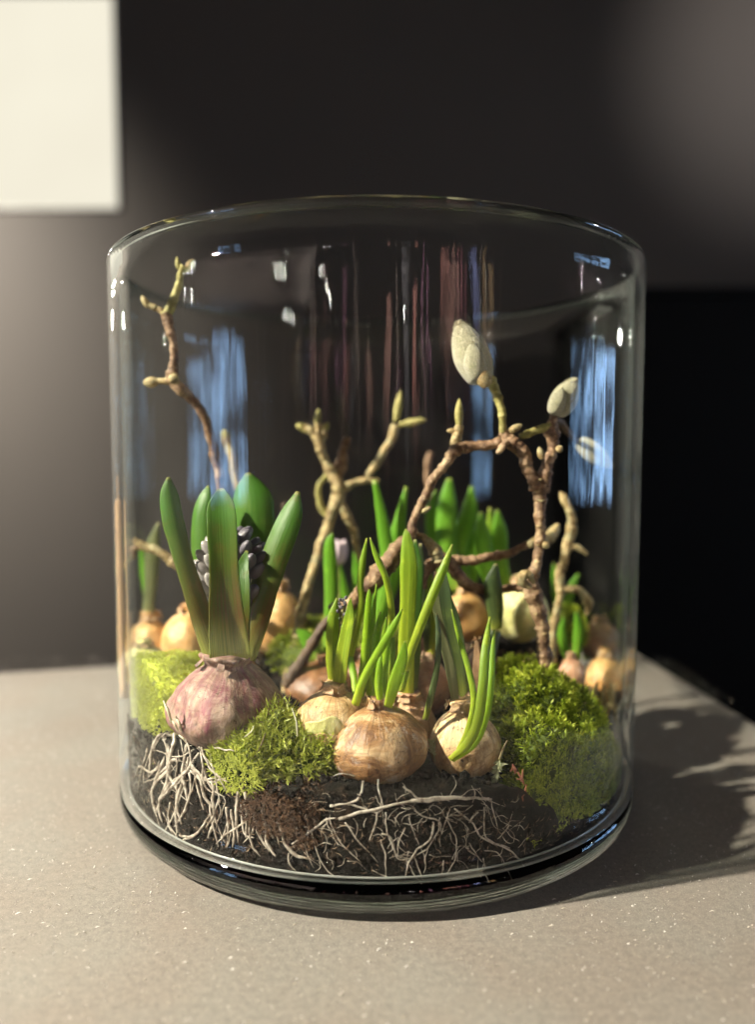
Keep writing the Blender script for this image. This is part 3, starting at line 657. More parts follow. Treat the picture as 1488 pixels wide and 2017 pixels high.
HR = [([(400, 1478, .012), (340, 1450, .006), (312, 1452), (300, 1480), (292, 1530)], 10), ([(345, 1455, .006), (322, 1500), (300, 1560), (305, 1600)], 9), ([(330, 1480, .004), (300, 1520), (275, 1510), (268, 1530)], 6),
 ([(383, 1502, .004), (340, 1498), (330, 1540), (318, 1570), (308, 1600)], 11), ([(370, 1530, .002), (345, 1535), (325, 1560), (312, 1590), (320, 1620)], 9), ([(350, 1570), (340, 1610), (315, 1650)], 5), ([(335, 1580), (332, 1620), (350, 1650)], 6),
 ([(345, 1600), (350, 1630), (345, 1650)], 8), ([(412, 1580), (418, 1620), (430, 1668)], 6), ([(430, 1575), (424, 1610), (442, 1660)], 5), ([(445, 1590), (450, 1630), (447, 1670)], 6), ([(436, 1650), (470, 1628), (513, 1594)], 6),
 ([(455, 1595), (462, 1650), (458, 1668)], 7), ([(475, 1585), (480, 1640), (500, 1650)], 5), ([(500, 1600), (510, 1640), (530, 1678)], 9), ([(512, 1600), (525, 1625), (545, 1640)], 5), ([(490, 1600), (495, 1655)], 5),
 ([(375, 1520), (400, 1536), (430, 1530)], 7), ([(415, 1472, .004), (440, 1476), (468, 1480)], 5), ([(380, 1440, .01), (398, 1460, .006), (370, 1470, .003)], 4), ([(360, 1655), (390, 1640), (415, 1600)], 7), ([(352, 1645), (370, 1648), (388, 1642)], 6),
 ([(290, 1480), (275, 1530), (270, 1560)], 4), ([(300, 1590), (320, 1640), (335, 1660)], 3), ([(320, 1600), (345, 1655), (350, 1665)], 3), ([(395, 1525), (412, 1540), (430, 1536), (445, 1532)], 6), ([(470, 1560), (466, 1610), (470, 1660)], 8), ([(482, 1560), (486, 1600), (484, 1650)], 9)]
for k in range(48):
    x0 = rng.uniform(292, 550) if k % 3 else rng.uniform(292, 400); y0 = (1478 if x0 < 425 else 1572)+rng.uniform(-14, 50)-(28 if x0 < 360 else 0); L_ = rng.uniform(50, 150); a_ = rng.normal(.0, .28)+(.0018*(430-x0)*-1 if False else 0); pts_ = [(x0, y0, .003)]
    for q_ in range(4):
        a_ += rng.normal(0, .35); x_, y_ = pts_[-1][0]+L_/4*math.sin(a_), pts_[-1][1]+L_/4*math.cos(a_)
        lim_ = 1600+(x_-270)*.42 if x_ < 560 else 1722
        if y_ > lim_ or x_ < 268: break
        pts_.append((x_, y_, -.0003))
    if len(pts_) > 2: HR.append((pts_, rng.uniform(2, 6) if k % 4 else 9))
for p_, w_ in HR: rootpart(hy, p_, w_, shade=rng.uniform(0, .4)*rng.uniform(0, 1))

# ------------------------------------------------------------------ front bulbs
b1 = thing('muscari_bulb', 'pale tan bulb with one short forked green shoot, left of the big front bulb', 'bulb', V(655, 1465, -.1), 'small spring bulbs in the vase')
bulb(b1, 655, 0, -.105, 80, 1345, 1490, neck=20, tilt=(5, 0), m='tan', seed=2.3)
leafpart(b1, [(659, 1352, -.1), (654, 1290, -.102), (657, 1220, -.102), (664, 1178, -.1)], 0, [22, 24, 24, 4], cup=.12, roll=-.2, m='yleaf')
leafpart(b1, [(668, 1352, -.104), (675, 1290, -.107), (688, 1220, -.106), (691, 1178, -.105)], 0, [28, 28, 22, 4], cup=-.12, roll=.25, m='yleaf')
sp = limb(b1, [(667, 1300, -.1), (672, 1230, -.1), (676, 1195, -.1)], 0, [10, 12, 10], m='greentwig', name='flower_spike', knots=0)
for k in range(22):
    yy = 1240-k*2.8; th = k*2.4; s = mpp(-.1); p = V(675, yy, -.1)+np.array([math.cos(th), math.sin(th), 0])*(8 if k < 16 else 4)*s
    mb = MB(); lathe(mb, [(a_*7*s, b_*9*s) for a_, b_ in [(.01, 0), (.4, .15), (.5, .5), (.35, .85), (.01, 1)]], 10, (math.cos(th)*.5, math.sin(th)*.5, .7), p); mb.build('flower_bud', M['budd'] if k > 7 else M['dleaf'], sp)
flake(b1, None, -.105, [(600, 1425), (625, 1420), (660, 1412), (682, 1440), (662, 1468), (634, 1462), (605, 1446)], 'paleb', (80, 74), (655, 1422))

b2 = thing('muscari_bulb', 'tan bulb behind the big front bulb, its thin bright green leaves fanning upward', 'bulb', V(720, 1460, -.095), 'small spring bulbs in the vase')
bulb(b2, 716, 0, -.100, 72, 1372, 1490, neck=26, tilt=(6, 0), m='tan', seed=4.1)
BL = [([(700, 1388, -.112), (716, 1340, -.115), (748, 1281, -.118), (775, 1235, -.119), (793, 1199, -.119)], [17, 18, 17, 15, 3], 'bleaf'),
 ([(706, 1385, -.10), (716, 1330, -.10), (722, 1250, -.10), (727, 1180, -.10), (728, 1160, -.10)], [15, 19, 16, 12, 3], 'bleaf'),
 ([(727, 1375, -.098), (728, 1300, -.099), (735, 1220, -.099), (742, 1150, -.098)], [12, 12, 10, 3], 'bleaf'),
 ([(738, 1380, -.104), (738, 1300, -.107), (742, 1250, -.107), (750, 1205, -.106)], [12, 14, 15, 3], 'bleaf'),
 ([(748, 1385, -.105), (752, 1330, -.108), (756, 1260, -.108), (762, 1215, -.107)], [13, 14, 13, 3], 'bleaf'),
 ([(741, 1386, -.112), (742, 1355, -.113), (746, 1330, -.113), (750, 1318, -.112)], [14, 15, 12, 3], 'bleaf'),
 ([(689, 1295, -.085), (700, 1250, -.085), (712, 1187, -.085), (710, 1150, -.085), (714, 1110, -.085), (723, 1060, -.085)], [16, 14, 13, 14, 14, 3], 'yleaf'),
 ([(771, 1255, -.098), (771, 1197, -.100), (761, 1141, -.103), (742, 1096, -.103), (729, 1059, -.102)], [14, 14, 13, 12, 3], 'yleaf')]
for p_, w_, m_ in BL: leafpart(b2, p_, 0, w_, th=.5, m=m_, cup=.05, n=34, nr=10)
leafpart(b2, [(771, 1385, -.10), (772, 1310, -.098), (771, 1250, -.098)], 0, [13, 14, 14], th=.5, m='yleaf', cup=.05, nr=10)
leafpart(b2, [(702, 1380, -.10), (697, 1330, -.09), (689, 1292, -.085)], 0, [12, 14, 15], th=.5, m='bleaf', cup=.05, nr=10)

b3 = thing('tulip_bulb', 'brown bulb carrying the tall stiff ribbed leaf bundle at the middle', 'bulb', V(800, 1460, -.075), 'small spring bulbs in the vase')
bulb(b3, 800, 0, -.078, 62, 1362, 1485, neck=22, tilt=(3, 0), m='pinktan', seed=5.2)
leafpart(b3, [(803, 1372, -.08), (801, 1290, -.082), (804, 1200, -.083), (806, 1110, -.083), (802, 1060, -.082), (800, 1042, -.081)], 0, [28, 33, 31, 34, 18, 4], th=.5, m='yleaf', cup=-.1, n=40, nr=28, ridge=.03)
leafpart(b3, [(810, 1372, -.074), (815, 1290, -.075), (818, 1200, -.076), (821, 1120, -.076), (818, 1062, -.075)], 0, [24, 28, 27, 26, 5], th=.4, m='hleaf', cup=-.1, n=36, nr=20, ridge=.03)
leafpart(b3, [(803, 1372, -.07), (798, 1290, -.069), (806, 1200, -.068), (826, 1120, -.068), (829, 1070, -.068)], 0, [24, 28, 30, 22, 5], th=.3, m='dleaf', cup=-.1, n=36)

b4 = thing('tulip_bulb', 'largest front bulb, orange brown with grey scuffs, pressed low against the glass', 'bulb', V(750, 1525, -.105), 'small spring bulbs in the vase')
bulb(b4, 750, 0, -.1165, 98, 1376, 1541, neck=15, tilt=(-8, -4), m='tanscuff', lump=.05, seed=3.3, n=110)
leafpart(b4, [(765, 1392, -.120), (776, 1350, -.124), (792, 1300, -.125), (799, 1262, -.125)], 0, [17, 25, 22, 4], th=.4, m='bleaf', cup=-.1)
leafpart(b4, [(752, 1390, -.118), (746, 1350, -.119), (748, 1310, -.119), (752, 1290, -.118)], 0, [15, 16, 12, 3], th=.4, m='bleaf', cup=.1)
leafpart(b4, [(758, 1388, -.112), (758, 1320, -.114), (764, 1260, -.114), (768, 1225, -.113)], 0, [12, 15, 13, 3], th=.4, m='bleaf', cup=.1)
b4b = [([(716, 1538, .004), (712, 1560, .001), (695, 1580), (650, 1586)], 5.4), ([(745, 1535, .004), (748, 1560), (757, 1590)], 4.1), ([(650, 1588), (690, 1584), (740, 1600), (760, 1590)], 4.1), ([(575, 1662), (605, 1645), (640, 1616), (662, 1612)], 4.8), ([(667, 1614), (710, 1600), (755, 1592), (790, 1582), (840, 1578), (900, 1572), (970, 1574)], [8, 8, 7, 6, 8, 7, 5]),
 ([(810, 1577), (880, 1570), (965, 1572)], 6.1), ([(795, 1548), (820, 1570), (835, 1578)], 4.1), ([(648, 1612), (665, 1650), (690, 1680), (712, 1700)], 2.7), ([(680, 1620), (710, 1660), (745, 1698)], 3.4), ([(743, 1600), (738, 1630), (728, 1655)], 4.1), ([(760, 1600), (764, 1640), (780, 1680), (792, 1690)], 2.7),
 ([(752, 1642), (770, 1650), (784, 1690), (810, 1690), (840, 1672), (862, 1640), (866, 1610)], 3.4), ([(751, 1655), (760, 1690), (760, 1735)], 2.7), ([(798, 1632), (786, 1660), (784, 1688)], 2.7), ([(805, 1612), (820, 1650), (826, 1665)], 2.0), ([(816, 1596), (835, 1608), (866, 1618), (868, 1640)], 3.4),
 ([(855, 1620), (850, 1650), (822, 1675), (806, 1700), (798, 1732)], 4.8), ([(870, 1645), (885, 1600), (895, 1588), (925, 1588)], 2.7), ([(880, 1612), (898, 1650), (898, 1690), (880, 1720), (862, 1730)], 2.7), ([(815, 1680), (825, 1710), (835, 1740)], 2.7), ([(830, 1670), (840, 1700), (835, 1720)], 2.0), ([(845, 1665), (838, 1690), (840, 1705)], 2.0),
 ([(895, 1592), (930, 1620), (950, 1650), (1000, 1672), (1020, 1690), (1033, 1697)], 4.1), ([(955, 1590), (955, 1640), (965, 1655), (1005, 1670)], 3.4), ([(968, 1576), (975, 1610), (983, 1635)], 2.7), ([(1003, 1625), (993, 1640), (980, 1652)], 3.4), ([(950, 1628), (935, 1638), (920, 1645)], 2.7), ([(990, 1648), (1000, 1660), (1012, 1660)], 2.0), ([(927, 1660), (940, 1685), (952, 1700)], 2.7),
 ([(955, 1675), (980, 1680), (998, 1705)], 2.7), ([(944, 1600), (930, 1610), (925, 1620)], 4.8), ([(952, 1690), (955, 1710), (945, 1722)], 2.7), ([(875, 1695), (873, 1715), (868, 1730)], 2.7), ([(600, 1650), (605, 1680), (618, 1710)], 2.7), ([(615, 1640), (625, 1680), (645, 1715), (665, 1728)], 2.7), ([(568, 1680), (570, 1700), (583, 1715)], 4.1), ([(735, 1715), (755, 1725), (790, 1738)], 2.0),
 ([(640, 1610), (660, 1655), (680, 1670)], 2.0), ([(800, 1690), (815, 1720), (828, 1745)], 2.7), ([(700, 1530, .004), (675, 1524, .002), (655, 1528, .002)], 3.4)]
for p_, w_ in b4b: rootpart(b4, p_, w_, shade=rng.uniform(.1, .5))
for k in range(120):
    x0, y0 = rng.uniform(590, 1040), rng.uniform(1560, 1700); a_ = rng.uniform(0, 6.3); L_ = rng.uniform(15, 45); b_ = rng.uniform(-1, 1)
    rootpart(b4, [(x0, y0), (x0+L_*.5*math.cos(a_), y0+L_*.5*math.sin(a_)), (x0+L_*.5*math.cos(a_)+L_*.5*math.cos(a_+b_), min(1735, y0+L_*.5*math.sin(a_)+L_*.5*math.sin(a_+b_)))], rng.uniform(1.0, 1.9), shade=.2, name='root_hair', n=10)

b5 = thing('tulip_bulb', 'orange tan bulb at the front right with curved bright leaves springing from its foot', 'bulb', V(922, 1525, -.1), 'small spring bulbs in the vase')
bulb(b5, 924, 0, -.109, 71, 1378, 1536, neck=24, tilt=(-14, 0), m='tan', lump=.06, seed=6.4, n=100)
leafpart(b5, [(908, 1384, -.10), (896, 1310, -.102), (880, 1230, -.103), (872, 1160, -.102), (874, 1120, -.10)], 0, [34, 40, 36, 30, 8], m='dleaf', cup=-.14, n=36)
leafpart(b5, [(914, 1384, -.095), (908, 1300, -.095), (895, 1220, -.094), (882, 1165, -.094)], 0, [24, 26, 22, 6], m='dleaf', cup=-.1)
leafpart(b5, [(898, 1384, -.107), (888, 1320, -.109), (872, 1250, -.11), (860, 1190, -.11), (858, 1150, -.108)], 0, [16, 20, 18, 16, 4], m='gleaf', cup=-.1)
leafpart(b5, [(800, 1320, -.120), (808, 1290, -.122), (836, 1214, -.123), (862, 1150, -.121), (878, 1110, -.119), (892, 1072, -.117)], 0, [14, 17, 19, 19, 16, 4], th=.4, m='yleaf', cup=.1, n=40, label='long slanting leaf crossing the others')
leafpart(b5, [(790, 1362, -.118), (795, 1345, -.119), (800, 1320, -.120)], 0, [12, 14, 14], th=.4, m='yleaf', cup=.1, n=12)
leafpart(b5, [(838, 1418, -.11), (850, 1370, -.112), (862, 1310, -.113), (864, 1250, -.112), (860, 1205, -.11)], 0, [12, 14, 12, 11, 4], th=.3, m='dleaf', cup=.1)
leafpart(b5, [(888, 1496, -.128), (922, 1465, -.131), (942, 1420, -.131), (952, 1350, -.128), (957, 1280, -.122), (966, 1215, -.115)], 0, [12, 20, 21, 20, 18, 5], th=.35, m='yleaf', cup=.1, n=44)
leafpart(b5, [(892, 1498, -.126), (935, 1465, -.128), (958, 1410, -.127), (968, 1350, -.124), (971, 1290, -.118), (975, 1240, -.113)], 0, [10, 15, 16, 14, 12, 4], th=.35, m='bleaf', cup=.1, n=44)
leafpart(b5, [(902, 1480, -.124), (922, 1440, -.126), (934, 1380, -.125), (924, 1320, -.121), (906, 1260, -.117), (890, 1200, -.115)], 0, [9, 13, 13, 12, 10, 3], th=.4, m='yleaf', cup=.1, n=44)

b6 = thing('tulip_bulb', 'small pinkish tan bulb half hidden behind the front bulbs at the middle right', 'bulb', V(848, 1400, -.04), 'small spring bulbs in the vase')
bulb(b6, 850, 0, -.045, 40, 1285, 1408, neck=12, tilt=(-4, 0), m='pinktan', seed=7.4)
leafpart(b6, [(846, 1296, -.045), (842, 1240, -.045), (834, 1180, -.044), (840, 1140, -.044)], 0, [16, 20, 20, 5], m='dleaf')
leafpart(b6, [(850, 1296, -.047), (856, 1230, -.049), (848, 1160, -.05), (850, 1130, -.05)], 0, [13, 16, 18, 4], m='yleaf')
b7 = thing('tulip_bulb', 'dark brown bulb with a torn papery sheath beside the right moss cushion', 'bulb', V(945, 1400, -.04), 'small spring bulbs in the vase')
bulb(b7, 950, 0, -.055, 40, 1262, 1420, neck=10, tilt=(-8, 0), m='brownb', seed=8.4, lump=.12)
leafpart(b7, [(978, 1240, -.05), (976, 1200, -.05), (972, 1150, -.05), (978, 1110, -.05)], 0, [22, 34, 34, 8], m='dleaf')
leafpart(b7, [(962, 1330, -.06), (970, 1290, -.058), (978, 1240, -.05)], 0, [10, 18, 22], m='dleaf')
leafpart(b7, [(952, 1395, -.075), (944, 1330, -.076), (938, 1262, -.074)], 0, [26, 26, 4], m='papery', cup=-.15, name='papery_scale')

# ------------------------------------------------------------------ rear bulbs
REAR = [
 (296, 1205, 1345, .03, 44, 15, 'orange', 'blurred brown bulb furthest left against the rear of the vase', [([(290, 1215), (296, 1150), (300, 1080), (312, 1030)], [22, 26, 30, 6], 'gleaf'), ([(298, 1215), (286, 1130), (276, 1075)], [16, 22, 5], 'rleaf')]),
 (372, 1190, 1320, .02, 54, 16, 'orange', 'blurred glowing orange bulb just left of the hyacinth leaves', [([(392, 1205), (398, 1160), (405, 1120)], [20, 22, 5], 'yleaf')]),
 (545, 1145, 1295, .03, 50, 14, 'orange', 'blurred pear shaped orange bulb right of the hyacinth leaves', [([(542, 1160), (548, 1110), (560, 1060)], [18, 22, 5], 'rleaf')]),
 (640, 1290, 1400, -.02, 74, 16, 'brownb', 'wide dark brown bulb in the shade behind the forked shoot', [([(622, 1300), (605, 1260), (585, 1240)], [26, 30, 6], 'rleaf'), ([(645, 1300), (652, 1180), (650, 1080), (655, 1050)], [20, 26, 24, 5], 'rleaf')]),
 (718, 1280, 1400, -.02, 48, 14, 'brownb', 'brown bulb in the shade behind the fan of bright leaves', [([(720, 1290), (764, 1150), (756, 1040), (738, 945)], [22, 26, 26, 10], 'rleaf'), ([(716, 1290), (770, 1160), (782, 1060), (801, 958)], [20, 26, 30, 8], 'rleaf'), ([(722, 1290), (745, 1180), (762, 1080), (768, 1035)], [18, 22, 20, 5], 'rleaf')]),
 (922, 1155, 1265, .04, 42, 12, 'orange', 'dark orange bulb in the rear below the crossing twigs', [([(905, 1165), (880, 1080), (882, 1000), (886, 942)], [26, 38, 40, 10], 'rleaf'), ([(915, 1165), (905, 1080), (925, 1010), (930, 958)], [24, 34, 32, 8], 'rleaf'), ([(900, 1165), (865, 1100), (850, 1020), (858, 965)], [22, 26, 24, 6], 'rleaf'), ([(925, 1165), (935, 1110), (930, 1060), (925, 1022)], [20, 26, 24, 6], 'rleaf')]),
 (1026, 1135, 1265, .03, 50, 16, 'paleb', 'pale yellow green bulb glowing in the rear left of the main magnolia stem', [([(985, 1180), (960, 1120), (950, 1060), (948, 1008)], [22, 34, 34, 8], 'rleaf'), ([(1000, 1170), (985, 1100), (984, 1050), (980, 1005)], [22, 34, 34, 8], 'rleaf'), ([(990, 1175), (972, 1110), (968, 1060), (965, 1000)], [18, 24, 22, 6], 'yleaf')]),
 (1190, 1280, 1395, .03, 42, 12, 'orange', 'round orange bulb against the glass at the right rear', []),
 (1182, 1215, 1300, .07, 40, 12, 'pinktan', 'tan bulb stacked behind the round orange bulb at the right rear', [([(1160, 1300), (1150, 1240), (1140, 1200)], [16, 22, 5], 'rleaf')]),
 (1125, 1285, 1365, .0, 26, 8, 'pinktan', 'small pinkish bulb standing at the top edge of the right moss cushion', [([(1135, 1300), (1140, 1240), (1135, 1205)], [18, 20, 5], 'rleaf'), ([(1120, 1300), (1108, 1250), (1112, 1215)], [14, 18, 5], 'rleaf')]),
 (288, 1262, 1352, -.02, 46, 14, 'paleb', 'pale greenish bulb behind the left moss cushion', []),
 (470, 1230, 1330, .05, 46, 14, 'orange', 'orange bulb hidden behind the hyacinth neck', []),
 (805, 1240, 1330, .06, 40, 12, 'brownb', 'dark bulb in the rear shade behind the ribbed leaf bundle', []),
]
for i, (px, top, bot, Y, rx, nk, m_, lab, lv) in enumerate(REAR):
    t = thing('rear_bulb', lab, 'bulb', V(px, bot, Y), 'small spring bulbs in the vase')
    bulb(t, px, 0, Y, rx*1.08, top, bot, neck=nk, tilt=(rng.uniform(-8, 8), 0), m=m_, seed=10+i*1.7, n=48)
    for k, (p_, w_, mm) in enumerate(lv): leafpart(t, [(a, b, Y+.006*k) for a, b in p_], Y, w_, m=mm, n=22, nr=12)

# ------------------------------------------------------------------ branches
def budtip(t, a, b, w, Y, m='greentwig', hairs=0): return fuzzbud(t, a, b, w, Y, m, hairs, 'leaf_bud')
mg = thing('magnolia_branch', 'upright magnolia branch at the right with two large fuzzy buds on top', 'branch', V(1075, 1310, -.060))
limb(mg, [(1080, 1400), (1076, 1310), (1074, 1260), (1062, 1205), (1048, 1160), (1056, 1110), (1062, 1050), (1066, 990), (1062, 950)], -.060, [32, 30, 26, 28, 34, 20, 20, 22, 32], nr=16, n=110, m='barkr')
limb(mg, [(1056, 965), (1042, 925), (1030, 890), (1008, 868), (992, 850)], -.061, [24, 22, 26, 26, 20], m='bark', n=44, name='twig')
limb(mg, [(1068, 965), (1078, 925), (1088, 880), (1086, 850), (1092, 825), (1096, 806)], -.059, [28, 24, 22, 30, 14, 12], m='bark', n=54, name='twig')
limb(mg, [(990, 852), (990, 810), (978, 770), (962, 742)], -.062, [14, 15, 18, 22], m='greentwig', n=40, name='twig')
limb(mg, [(985, 870), (945, 880), (915, 886)], -.063, [20, 16, 22], m='bark', name='twig')
limb(mg, [(1086, 838), (1060, 846), (1035, 856), (1024, 858)], -.060, [16, 15, 14, 10], m='greentwig', name='twig')
limb(mg, [(1096, 825, -.032), (1110, 838, -.02), (1135, 868, -.005), (1142, 872, -.003)], 0, [12, 12, 10, 8], m='barkd', name='twig')
limb(mg, [(1000, 868), (985, 888), (978, 892)], -.066, [16, 12, 6], m='barkr', name='twig')
fuzzbud(mg, (953, 756), (902, 634), 68, -.063, hairs=2800)
fuzzbud(mg, (942, 752), (930, 674), 42, -.072, hairs=500, name='bud_scale')
fuzzbud(mg, (1094, 818), (1134, 748), 50, -.059, hairs=2000)
fuzzbud(mg, (1090, 818), (1108, 764), 32, -.066, hairs=400, name='bud_scale')
fuzzbud(mg, (962, 762), (940, 722), 30, -.073, 'barkp', 200, name='bud_scale')
fuzzbud(mg, (1140, 868), (1206, 920), 36, -.003, hairs=500)
limb(mg, [(1052, 1150), (1040, 1130), (1028, 1142), (1044, 1160)], -.071, [8, 18, 22, 12], m='barkp', name='knot', knots=0)
for (x, y, a, b) in [(1004, 850, 1030, 836), (1070, 905, 1062, 880), (1070, 1070, 1084, 1078), (1098, 890, 1108, 878)]: budtip(mg, (x, y), (b and a, b), 14, -.064, 'barkp')
for k in range(10):
    yy = 955+k*36+rng.uniform(-12, 12); xx = np.interp(yy, [950, 1050, 1110, 1160, 1260, 1310], [1062, 1062, 1056, 1048, 1074, 1076])+rng.uniform(-6, 6)
    p = V(xx, yy, -.060-.0035); mb = MB(); s = mpp(-.04); ww = rng.uniform(8, 13)*s
    sweep(mb, [p+np.array([-ww/2, .0008, .0004]), p+np.array([0, -.0004, -.0003]), p+np.array([ww/2, .0008, .0004])], np.array([.3, 1, .3])*.0016, np.array([.3, 1, .3])*.0012, 0, 0, 6, 8, ref=(0, 0, 1)); mb.build('leaf_scar', M['barkp'], mg)

m2 = thing('magnolia_branch', 'knotted pale branch standing just right of the main magnolia stem', 'branch', V(1085, 1250, .0))
limb(m2, [(1084, 1330), (1090, 1240), (1102, 1180), (1104, 1140), (1112, 1100), (1126, 1050), (1128, 1020), (1118, 990), (1112, 972)], 0.0, [20, 16, 14, 20, 16, 20, 16, 14, 9], m='barkp', n=90, nr=14)
limb(m2, [(1116, 1085), (1135, 1078), (1158, 1090)], 0.0, [14, 12, 8], m='barkp', name='twig')
limb(m2, [(1108, 1165), (1140, 1160), (1160, 1185), (1155, 1210)], 0.01, [14, 14, 16, 6], m='barkp', name='twig')
budtip(m2, (1120, 1000), (1104, 968), 15, 0, 'barkp')
m3 = thing('twig', 'crooked brown twig reaching left from the main magnolia stem over the green leaves', 'twig', V(1045, 1155, -.04))
limb(m3, [(1052, 1162), (1020, 1156), (980, 1161), (935, 1156), (905, 1135), (882, 1112), (862, 1090)], -.045, [22, 16, 18, 22, 24, 28, 26], m='barkr', n=80)
limb(m3, [(878, 1108), (915, 1104), (960, 1100), (1000, 1090), (1040, 1074)], -.043, [24, 20, 18, 16, 12], m='bark', n=56, name='side_twig')
limb(m3, [(866, 1110), (856, 1080), (838, 1060), (812, 1052)], -.056, [30, 24, 14, 7], m='barkp', n=40, name='side_twig')
limb(m3, [(868, 1105), (850, 1115), (838, 1135), (842, 1160)], -.05, [26, 24, 18, 10], m='bark', n=30, name='side_twig')
limb(m3, [(1040, 1074, -.03), (1070, 1065, -.02), (1092, 1045, -.012), (1098, 1034, -.01)], 0, [14, 24, 20, 10], m='barkp', n=34, name='side_twig')
m4 = thing('twig', 'slanting pinkish twig rising from left to right across the middle of the vase', 'twig', V(680, 1200, -.06))
limb(m4, [(655, 1205, -.045), (690, 1190, -.05), (715, 1165), (745, 1140), (775, 1100), (800, 1060), (815, 1035)], -.06, [20, 26, 30, 38, 36, 26, 16], m='barkr', n=80, nr=16)
limb(m4, [(808, 1046), (822, 1012), (845, 962), (852, 945), (880, 915), (900, 888), (935, 880), (978, 872)], -.06, [17, 15, 17, 18, 17, 24, 18, 14], m='barkr', n=90, name='side_twig')
limb(m4, [(900, 892), (902, 860), (906, 835)], -.058, [20, 20, 16], m='barkp', name='side_twig')
budtip(m4, (905, 842), (905, 784), 16, -.058); budtip(m4, (900, 850), (880, 848), 10, -.058, 'barkp'); budtip(m4, (832, 1010), (850, 998), 10, -.062, 'barkp')
m5 = thing('magnolia_branch', 'blurred forked branch in the rear left of the middle with several pale leaf buds', 'branch', V(575, 1350, .0))
limb(m5, [(560, 1380, -.02), (575, 1300, -.01), (598, 1190, .0), (620, 1110, .01), (642, 1050, .02), (655, 1010, .02), (668, 970, .02), (652, 930, .02), (635, 895, .02), (622, 855, .02)], 0, [22, 20, 18, 18, 20, 22, 28, 20, 17, 24], m='barkp', n=110)
limb(m5, [(650, 1020), (632, 1000), (628, 960), (640, 940), (655, 925)], .025, [16, 13, 12, 12, 12], m='greentwig', n=44, name='twig')
limb(m5, [(668, 972), (690, 955), (720, 945), (748, 948)], .02, [20, 14, 13, 9], m='barkp', n=34, name='twig')
limb(m5, [(722, 938), (752, 900), (770, 865), (782, 838)], .03, [13, 15, 16, 18], m='barkp', n=40, name='twig')
limb(m5, [(655, 940), (672, 915), (676, 890), (684, 860)], .028, [24, 22, 16, 14], m='barkr', n=36, name='twig')
limb(m5, [(668, 980), (690, 1030), (700, 1060), (710, 1110)], .03, [18, 18, 14, 10], m='barkp', n=34, name='twig')
limb(m5, [(624, 866), (612, 850), (598, 841)], .021, [18, 14, 12], m='barkp', n=14, name='twig'); limb(m5, [(622, 862), (625, 848), (626, 834)], .021, [18, 14, 12], m='barkp', n=14, name='twig'); limb(m5, [(628, 870), (638, 858), (640, 846)], .021, [16, 12, 10], m='barkp', n=14, name='twig')
for a, b, w_ in [((600, 842), (582, 838), 14), ((624, 838), (628, 805), 13), ((636, 850), (648, 832), 14), ((780, 832), (790, 768), 15), ((785, 838), (842, 826), 15), ((610, 850), (588, 842), 12)]: budtip(m5, a, b, w_, .022)
m6 = thing('dark_stick', 'dark stick leaning behind the hyacinth, running down to the shaded soil', 'stick', V(570, 1350, -.03))
limb(m6, [(562, 1352), (600, 1290), (640, 1230), (690, 1180)], -.03, [24, 22, 18, 12], m='barkd', n=40)
m7 = thing('dark_stick', 'thin dark stick slanting down between the two rear bulbs at the left', 'stick', V(590, 1220, .06))
limb(m7, [(535, 1140), (560, 1170), (590, 1205), (625, 1250)], .05, [12, 14, 14, 12], m='barkd', n=30)
m8 = thing('magnolia_branch', 'bare crooked branch high at the left with small pointed leaf buds', 'branch', V(430, 1200, -.03))
limb(m8, [(455, 1290, -.02), (452, 1180, -.02), (446, 1060, -.02), (436, 960, -.025), (415, 860, -.03), (388, 795, -.035), (345, 752, -.04), (343, 700, -.04), (335, 655, -.04), (324, 615, -.04)], 0, [22, 21, 20, 19, 18, 17, 24, 15, 16, 24], m='bark', n=140)
limb(m8, [(322, 622), (340, 595), (352, 565), (356, 540), (364, 526)], -.04, [22, 17, 14, 13, 20], m='greentwig', n=40, name='twig')
limb(m8, [(326, 618), (308, 608), (290, 600)], -.04, [14, 10, 12], m='barkp', name='twig')
limb(m8, [(350, 752), (325, 750), (300, 752)], -.04, [16, 12, 12], m='barkp', name='twig')
budtip(m8, (353, 532), (348, 505), 10, -.04, 'greentwig'); budtip(m8, (368, 530), (382, 510), 13, -.04, 'barkp'); budtip(m8, (292, 604), (278, 582), 12, -.04, 'barkp'); budtip(m8, (310, 752), (281, 754), 20, -.04, 'barkp')
fuzzbud(m8, (338, 756), (348, 736), 22, -.047, 'barkp', 0, 'leaf_bud')
m9 = thing('twig', 'pale thin twig rising behind the hyacinth leaves in front of the blue glint', 'twig', V(480, 1150, .04))
limb(m9, [(520, 1240), (500, 1120), (478, 1010), (462, 930), (446, 860)], .04, [16, 16, 15, 14, 16], m='barkp', n=50)
budtip(m9, (448, 866), (440, 846), 16, .04); 
m10 = thing('twig', 'short arched twig low at the left edge of the vase', 'twig', V(300, 1090, -.02))
limb(m10, [(352, 1112), (320, 1090), (280, 1074), (262, 1064)], -.01, [26, 16, 18, 10], m='barkp', n=34)
limb(m10, [(266, 1092, -.01), (254, 1106, -.012), (244, 1118, -.014)], 0, [11, 10, 9], m='barkp', n=16, name='side_twig'); limb(m10, [(272, 1074, -.01), (262, 1085, -.01), (266, 1094, -.01)], 0, [13, 14, 11], m='bark', n=16, name='side_twig')
m11 = thing('dry_reed', 'straight tan reed standing upright against the left glass wall', 'reed', V(236, 1290, -.03))
P0 = V(243, 1375, -.035); P1 = V(231, 938, -.033); mb = MB(); s = mpp(-.03)
sweep(mb, [P0, P0+(P1-P0)*.5, P0+(P1-P0)*.86, P0+(P1-P0)*.9, P1], np.array([15, 14, 13, 4, 2])*s, np.array([15, 14, 13, 4, 2])*s*.5, .05, 0, 10, 40, rough=.08); mb.build('stem', M['stick'], m11)
